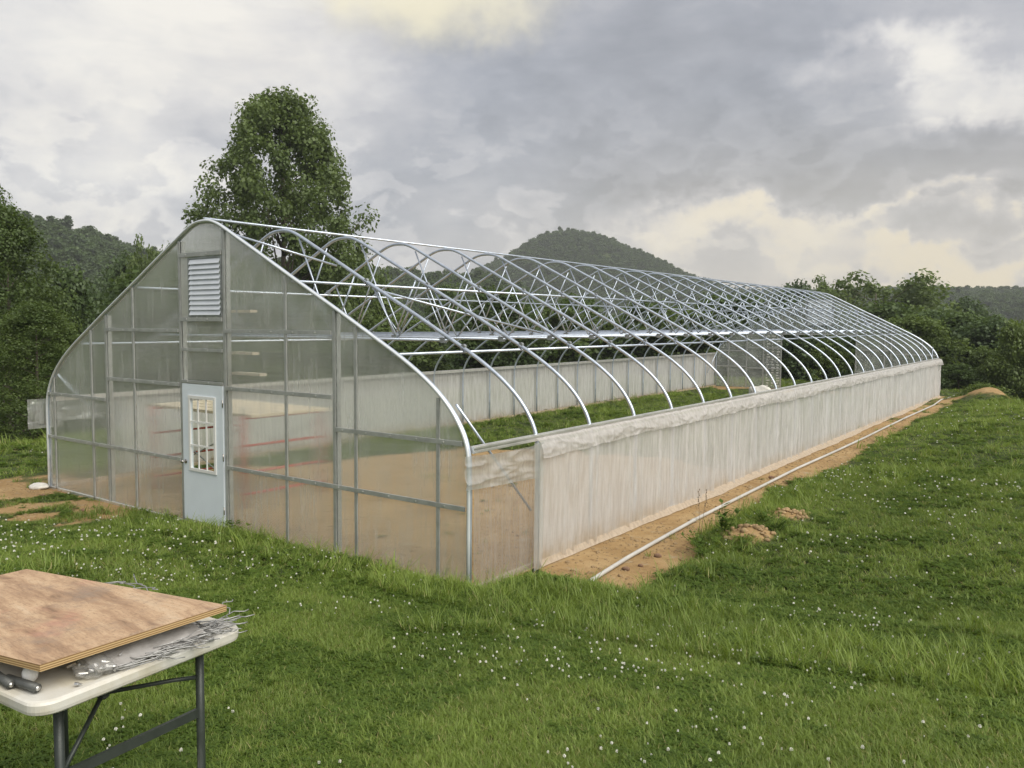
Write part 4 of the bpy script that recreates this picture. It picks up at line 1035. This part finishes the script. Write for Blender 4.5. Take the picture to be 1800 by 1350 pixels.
# plastic parts bag under the sheet
def lumpbag(name, c, sx, sy, sz, mat, lab, cat, seed):
    bm = bmesh.new(); bmesh.ops.create_icosphere(bm, subdivisions=4, radius=1.0)
    for v in bm.verts:
        p = v.co; n_ = float(fbm(np.array(p.x*3+seed), np.array(p.y*3+p.z*2), 3))-.5
        f = 1+.7*n_; v.co = Vector((p.x*sx*f, p.y*sy*f, max(p.z, -.55)*sz*f))
    me = bpy.data.meshes.new(name); bm.to_mesh(me); bm.free(); me.shade_smooth(); o = link(name, me, None, mat); o.location = c; o.rotation_euler = (0, 0, tb_rz+.5)
    tagp(o, lab, cat); return o
lumpbag('parts_bag', tpt(.085, .235, TZ+.020), .062, .060, .034, M['bag'], 'clear plastic bag of small metal fittings under the plywood edge', 'plastic bag', 3)
fb_ = MB()
for k in range(26):
    c0 = Vector(tpt(.085+r.uniform(-.05, .05), .235+r.uniform(-.05, .05), TZ+.006+r.uniform(0, .030))); d = Vector((r.uniform(-1, 1), r.uniform(-1, 1), r.uniform(-.4, .4))).normalized()*.014
    fb_.tube([c0-d, c0+d], .0045, 6)
o = fb_.obj('metal_fittings', M['bolt'], None); tagp(o, 'loose steel fittings filling the clear bag under the plywood', 'fittings', kind='stuff')
Ug, Vg = np.meshgrid(np.linspace(0, 1, 40), np.linspace(0, 1, 16), indexing='ij')
lo = .035+.13*Vg-.01*Ug; shh = .22+.40*Ug
Xw = N_.x+ldv.x*lo+sdv.x*shh; Yw = N_.y+ldv.y*lo+sdv.y*shh
Zw = TZ+.012+.045*Vg+.012*(fbm(Ug*7, Vg*4, 3)-.2)+.012*Ug
fmh = grid_mesh('film_sheet', np.stack([Xw, Yw, Zw], -1).reshape(-1, 3), 40, 16)
o = link('film_sheet', fmh, None, M['valance']); tagp(o, 'folded cloudy plastic film squeezed between plywood and table', 'plastic film')
for k, (lo, sh_, lb) in enumerate(((.19, .025, 'dark grey roller tube at the left, under the plywood corner'), (.095, .055, 'dark grey roller tube nearer the table corner'))):
    rt = empty('roller_tube', tpt(lo, sh_, TZ+.016), math.atan2(ldv.y, ldv.x)-.12+.2*k); tagp(rt, lb, 'tube', 'roller tubes under the plywood')
    MB().tube([(0, 0, 0), (.15, .0, 0)], .0145, 14).obj('sleeve', M['rubber'], rt, True)
    MB().tube([(-.006, 0, 0), (.0, 0, 0)], .008, 10).obj('end_bolt', M['bolt'], rt, True)
o = MB().sphere((0, 0, 0), 1, 16, 10, (.024, .024, .030)).obj('light_bulb', M['trim'], None, True); o.location = tpt(.19, .085, TZ+.03); tagp(o, 'pale rounded bulb shape behind the roller tubes', 'bulb')
nb = MB().tube([(0, 0, 0), (.012, 0, 0)], .006, 6).tube([(.012, 0, 0), (.022, 0, 0)], .0035, 8).obj('small_bolt', M['bolt'], None); nb.location = tpt(.045, .145, TZ+.007); nb.rotation_euler = (0, 0, .6); tagp(nb, 'tiny steel bolt lying alone on the white tabletop', 'bolt')
wb = MB().box(0, .30, 0, .42, 0, .02).obj('white_board', M['white_board'], None, bevel=.003); wb.location = (7.13, -5.19, tz0+.26); wb.rotation_euler = (.1, .05, .35); tagp(wb, 'white board lying on the grass under the table', 'board')

# ------------------------------------------------------------------ trees
def make_crown(seed, H_, env, nclump, leaves, leaf, clump_r, open_=0.3, flat=.7):
    """leaf quads in clumps filling an envelope; returns V,F,tone and clump centres"""
    r = np.random.default_rng(seed); C = []
    tries = 0
    while len(C) < nclump and tries < nclump*60:
        tries += 1
        tt = r.random(); w_ = float(np.interp(tt, env[0], env[1]))
        a = r.uniform(0, 2*math.pi); rad = w_*math.sqrt(r.uniform(.12, 1))
        n_ = vnoise(np.array(a*1.3+seed*7.1), np.array(tt*5+seed*3.3))
        rad *= .70+.55*float(n_)
        p = (rad*math.cos(a), rad*math.sin(a), tt*H_)
        if float(vnoise(np.array(p[0]*.55+seed*11+50), np.array(p[2]*.7+p[1]*.5+50))) < open_: continue
        C.append((*p, clump_r*r.uniform(.6, 1.35)))
    C = np.array(C); n = len(C)*leaves
    cc = np.repeat(C, leaves, 0)
    d = r.normal(size=(n, 3)); d /= np.linalg.norm(d, axis=1)[:, None]
    rr = cc[:, 3]*(r.random(n)**.45); P0 = cc[:, :3]+d*rr[:, None]*np.array([1, 1, flat])
    nrm = d*.6+np.array([0, 0, .75])+r.normal(size=(n, 3))*.55; nrm /= np.linalg.norm(nrm, axis=1)[:, None]
    t1 = np.cross(nrm, r.normal(size=(n, 3))); t1 /= np.linalg.norm(t1, axis=1)[:, None]; t2 = np.cross(nrm, t1)
    s = (leaf*r.uniform(.45, 1.35, n))[:, None]
    V = np.stack([P0-t1*s*.5, P0+t2*s*.42-nrm*s*.08, P0+t1*s*.5, P0-t2*s*.42-nrm*s*.08], 1).reshape(-1, 3)
    F = np.arange(n*4).reshape(-1, 4)
    tone = np.repeat(np.clip(np.repeat(r.random(len(C)), leaves)*.55+r.random(n)*.45, 0, .9), 4)
    return V, F, tone, C
def tree_meshes(name, seed, H_, env, nclump, leaves, leaf, clump_r, mat, z0, open_=.3, trunk_r=.2, limbs=40, flat=.7):
    V, F, T, C = make_crown(seed, H_, env, nclump, leaves, leaf, clump_r, open_, flat)
    V[:, 2] += z0
    cm = quads_mesh(name+'_crown', V, F, False, {'tone': ('POINT', T)}); cm.materials.append(mat)
    b = MB(); r = random.Random(seed)
    top = z0+H_*.86
    b.tube([(0, 0, -1.5), (.05, .02, z0*.6), (-.08, .05, z0+H_*.3), (.06, 0, top)], trunk_r, 9, radii=[trunk_r*1.3, trunk_r, trunk_r*.65, trunk_r*.12])
    for k in r.sample(range(len(C)), min(limbs, len(C))):
        c = C[k]; zt = z0+c[2]; zs = max(z0*.7, zt-math.hypot(c[0], c[1])*.75); f = min(1, max(0, (zs-z0*.5)/(top-z0*.5))); rr = trunk_r*(.42-.30*f)
        b.tube([(0, 0, zs), (c[0]*.5, c[1]*.5, zs+(zt-zs)*.42+.1), (c[0]*.97, c[1]*.97, zt)], rr, 6, radii=[rr, rr*.6, rr*.15])
    tm = b.mesh(name+'_trunk', True); tm.materials.append(M['bark'])
    return cm, tm
ROUND = ([0, .1, .3, .55, .8, .93, 1], [.35, .75, 1, .95, .68, .4, .08])
SPIRE = ([0, .1, .3, .6, .85, 1], [.6, .95, .85, .5, .22, .02])
FLATT = ([0, .15, .4, .7, .9, 1], [.5, .85, 1, 1, .75, .3])
def env(E_, R): return (E_[0], [a*R for a in E_[1]])
protos = {
    'dense': tree_meshes('dense', 11, 10, env(ROUND, 4.0), 170, 115, .27, 1.05, M['leaf_oak'], 2.2, .20, .22),
    'broad': tree_meshes('broad', 12, 9, env(FLATT, 4.6), 170, 115, .27, 1.0, M['leaf_olive'], 2.4, .25, .24),
    'light': tree_meshes('light', 13, 9, env(ROUND, 3.8), 150, 105, .26, .95, M['leaf_light'], 1.6, .25, .2),
    'spire': tree_meshes('spire', 14, 12, env(SPIRE, 3.0), 170, 65, .30, .80, M['leaf_oak'], 1.6, .22, .18),
    'wispy': tree_meshes('wispy', 15, 11, env(FLATT, 4.4), 150, 90, .26, .85, M['leaf_syc'], 3.6, .34, .2, 70),
    'bush': tree_meshes('bush', 16, 3.2, env(ROUND, 2.0), 80, 60, .16, .50, M['leaf_light'], .1, .15, .05),
    'near': tree_meshes('near', 31, 13, env(ROUND, 3.9), 290, 150, .155, .82, M['leaf_olive'], 2.2, .22, .2),
    'shade': tree_meshes('shade', 17, 10, env(ROUND, 4.2), 170, 110, .29, 1.1, M['leaf_far'], 2.0, .18, .22),
}
HP = {'near': 15.6, 'dense': 12.7, 'broad': 11.9, 'light': 11.0, 'spire': 13.9, 'wispy': 15.0, 'bush': 3.6, 'shade': 12.5}
WP = {'near': 9.0, 'dense': 9.2, 'broad': 10.4, 'light': 8.8, 'spire': 7.0, 'wispy': 10.0, 'bush': 4.6, 'shade': 9.6}
def place_tree(kind, name, u, v, r_, wpx, label, rz=None, group=None, meshes=None):
    az = azim(u, 560); x = CAMX+math.sin(az)*r_; y = CAMY+math.cos(az)*r_; zg = gzz(x, y)
    ztop = 2.775+slope_of(u, v)*r_
    cm, tm = meshes or protos[kind]
    root = empty(name, (x, y, zg), rz if rz is not None else random.uniform(0, 6.28)); tagp(root, label, 'tree' if kind != 'bush' else 'bush', group)
    link('crown', cm, root); link('trunk', tm, root)
    h = max(1.0, ztop-zg)
    sz = h/HP[kind]; sx = wpx/FPX*r_/WP[kind]
    root.scale = (sx, sx, sz)
    return root
# the tall sycamore behind the greenhouse
SYC = ([0, .10, .25, .42, .55, .70, .82, .93, 1.0], [2.4, 4.2, 5.2, 5.5, 5.2, 4.7, 3.8, 2.6, 1.3])
HP['syc'] = 18.2; WP['syc'] = 10.8
syc = tree_meshes('sycamore', 23, 15.0, SYC, 480, 175, .195, .85, M['leaf_syc'], 3.4, .33, .32, 120, .8)
place_tree('syc', 'sycamore_tree', 500, 186, 52, 292, 'tallest broadleaf tree rising behind the front gable of the greenhouse', 0.4, meshes=syc)
TL = [
    ('near', 'broadleaf_tree', 15, 362, 32, 230, 'dark leafy tree filling the left edge of the photo'),
    ('near', 'broadleaf_tree', 62, 530, 25, 200, 'low olive green tree in front of the left edge trees'),
    ('near', 'broadleaf_tree', -62, 225, 40, 200, 'tall tree whose branch tips enter at the left edge against sky'),
    ('dense', 'broadleaf_tree', 120, 470, 44, 170, 'dark round tree left of the gable behind the olive tree'),
    ('shade', 'broadleaf_tree', 165, 500, 58, 170, 'shaded tree standing nearest the left roof slope'),
    ('wispy', 'pointed_tree', 272, 402, 66, 120, 'pointed light green tree just left of the gable peak'),
    ('shade', 'broadleaf_tree', 222, 440, 74, 150, 'rounded tree below the left ridge, left of the pointed tree'),
    ('light', 'broadleaf_tree', 334, 392, 60, 50, 'slim pale tree top showing beside the gable peak'),
    ('broad', 'broadleaf_tree', 610, 430, 62, 170, 'green tree under the right side of the tall sycamore'),
    ('light', 'broadleaf_tree', 675, 520, 54, 150, 'light green tree behind the second roof hoop'),
    ('dense', 'broadleaf_tree', 440, 430, 66, 150, 'dark tree below the left side of the tall sycamore'),
    ('dense', 'broadleaf_tree', 790, 500, 70, 160, 'dark tree behind the roof trusses left of the knoll'),
    ('light', 'broadleaf_tree', 905, 560, 52, 130, 'pale shrubby tree showing over the left hip rail'),
    ('shade', 'broadleaf_tree', 1010, 520, 82, 170, 'shaded tree directly below the rounded knoll'),
    ('broad', 'broadleaf_tree', 1130, 530, 76, 160, 'olive tree behind the middle roof hoops'),
    ('dense', 'broadleaf_tree', 1260, 515, 84, 170, 'dark tree behind the far left corner of the greenhouse'),
    ('wispy', 'broadleaf_tree', 1540, 463, 84, 290, 'largest tree on the right with airy twigs against the sky'),
    ('dense', 'broadleaf_tree', 1612, 492, 90, 150, 'round dark tree joined to the right side of the largest right hand tree'),
    ('wispy', 'broadleaf_tree', 1475, 474, 96, 170, 'airy tree joined to the left side of the largest right hand tree'),
    ('shade', 'broadleaf_tree', 1400, 490, 92, 150, 'dark tree left of the largest right hand tree'),
    ('dense', 'broadleaf_tree', 1480, 560, 66, 150, 'dark tree directly behind the far end wall opening'),
    ('light', 'broadleaf_tree', 1462, 588, 48, 92, 'yellow green bushy tree seen through the far end opening'),
    ('broad', 'broadleaf_tree', 1590, 540, 62, 170, 'olive tree in front of the largest right hand tree'),
    ('shade', 'broadleaf_tree', 1665, 545, 56, 150, 'dark tree right of the far greenhouse corner'),
    ('light', 'broadleaf_tree', 1790, 562, 44, 120, 'light green tree cut by the right edge of the photo'),
    ('broad', 'broadleaf_tree', 1745, 610, 46, 110, 'olive tree above the round bush on the right'),
    ('dense', 'broadleaf_tree', 1690, 640, 44, 120, 'dark low tree directly behind the spoil mound'),
    ('shade', 'broadleaf_tree', 1700, 520, 100, 150, 'hazy tree on the slope below the far right ridge'),
    ('bush', 'round_bush', 1738, 672, 36, 100, 'round leafy bush beside the spoil mound at the lawn edge'),
]
for a in TL: place_tree(*a)

# hill and valley woods: one mass
fc = []
for s_, (nm, Ht, E_, R, mt) in enumerate((('r', 7.5, ROUND, 3.9, 'leaf_far'), ('f', 6.5, FLATT, 4.4, 'leaf_far'), ('o', 8.0, ROUND, 3.7, 'leaf_oak'), ('s', 9, SPIRE, 2.9, 'leaf_far'))):
    V, F, T, C = make_crown(70+s_, Ht, env(E_, R), 46, 30, .95, 1.25, .12)
    V[:, 2] += .8
    mm = quads_mesh('far_crown', V, F, False, {'tone': ('POINT', T)}); mm.materials.append(M[mt]); fc.append(mm)
def wood(name, r0, r1, n, sc, label, half=44, minsep=None):
    az = YAW+np.radians(rng.uniform(-half, half, n)); r_ = np.sqrt(rng.uniform(r0*r0, r1*r1, n))
    x = CAMX+np.sin(az)*r_; y = CAMY+np.cos(az)*r_
    dd = np.maximum(y-edge_y(x), (-9.5-.15*np.maximum(y, 0))-x)
    k = dd > 6
    x, y, r_, az = x[k], y[k], r_[k], az[k]; z = ground_z(x, y)
    s = sc*np.clip(np.exp(rng.normal(-.02, .24, len(x))), .5, 1.32)
    return x, y, z, s, r_, az
def limit(x, y, z, s, r_, az, hmax=9.2):
    """keep near wood tops below the seen tree line"""
    lim = np.interp(az, [azim(u) for u in (0, 200, 400, 700, 900, 1200, 1400, 1500, 1650, 1800)], [slope_of(u, v) for u, v in
                    ((0, 430), (200, 470), (400, 480), (700, 500), (900, 520), (1200, 530), (1400, 520), (1500, 530), (1650, 560), (1800, 560))])
    top = 2.775+lim*r_
    return np.minimum(s, np.maximum((top-z)/hmax, .15))
A = wood('near', 40, 110, 620, .80, ''); sA = limit(*A, hmax=12.2); kA = sA > .40
x, y, z = A[0][kA], A[1][kA], A[2][kA]; s = sA[kA]; n = len(x)
scatter('valley_trees', np.stack([x, y, z], -1), np.stack([np.zeros(n), np.zeros(n), rng.uniform(0, 6.28, n)], -1), np.stack([s*1.1, s*1.1, s], -1), rng.choice(5, n, p=[.3, .22, .1, .14, .24]),
        [protos[k][0] for k in ('dense', 'broad', 'light', 'spire', 'shade')], 'mass of mixed green trees crowding the valley behind the greenhouse')
B = wood('far', 105, 740, 36000, .62, '')
x, y, z, s = B[:4]; n = len(x); pick = rng.choice(4, n, p=[.40, .32, .25, .03])
scatter('woodland', np.stack([x, y, z], -1), np.stack([np.zeros(n), np.zeros(n), rng.uniform(0, 6.28, n)], -1), np.stack([s, s, s*rng.uniform(.85, 1.15, n)], -1), pick, fc,
        'dense green woodland covering the valley, ridges and rounded knoll')

# ------------------------------------------------------------------ air
HAZE = 0.00042
if HAZE > 0:
    hz = MB().box(-1500, 1500, -1500, 1500, -30, 140).obj('haze', None)
    m, t, out = material('thin_haze')
    pv = t.new('ShaderNodeVolumePrincipled', {'Color': (.93, .96, 1.0, 1), 'Density': HAZE, 'Anisotropy': 0.0})
    t.put(out.inputs['Volume'], pv.outputs[0]); hz.data.materials.append(m); hz['kind'] = 'stuff'; hz['label'] = 'thin evening haze over the valley'
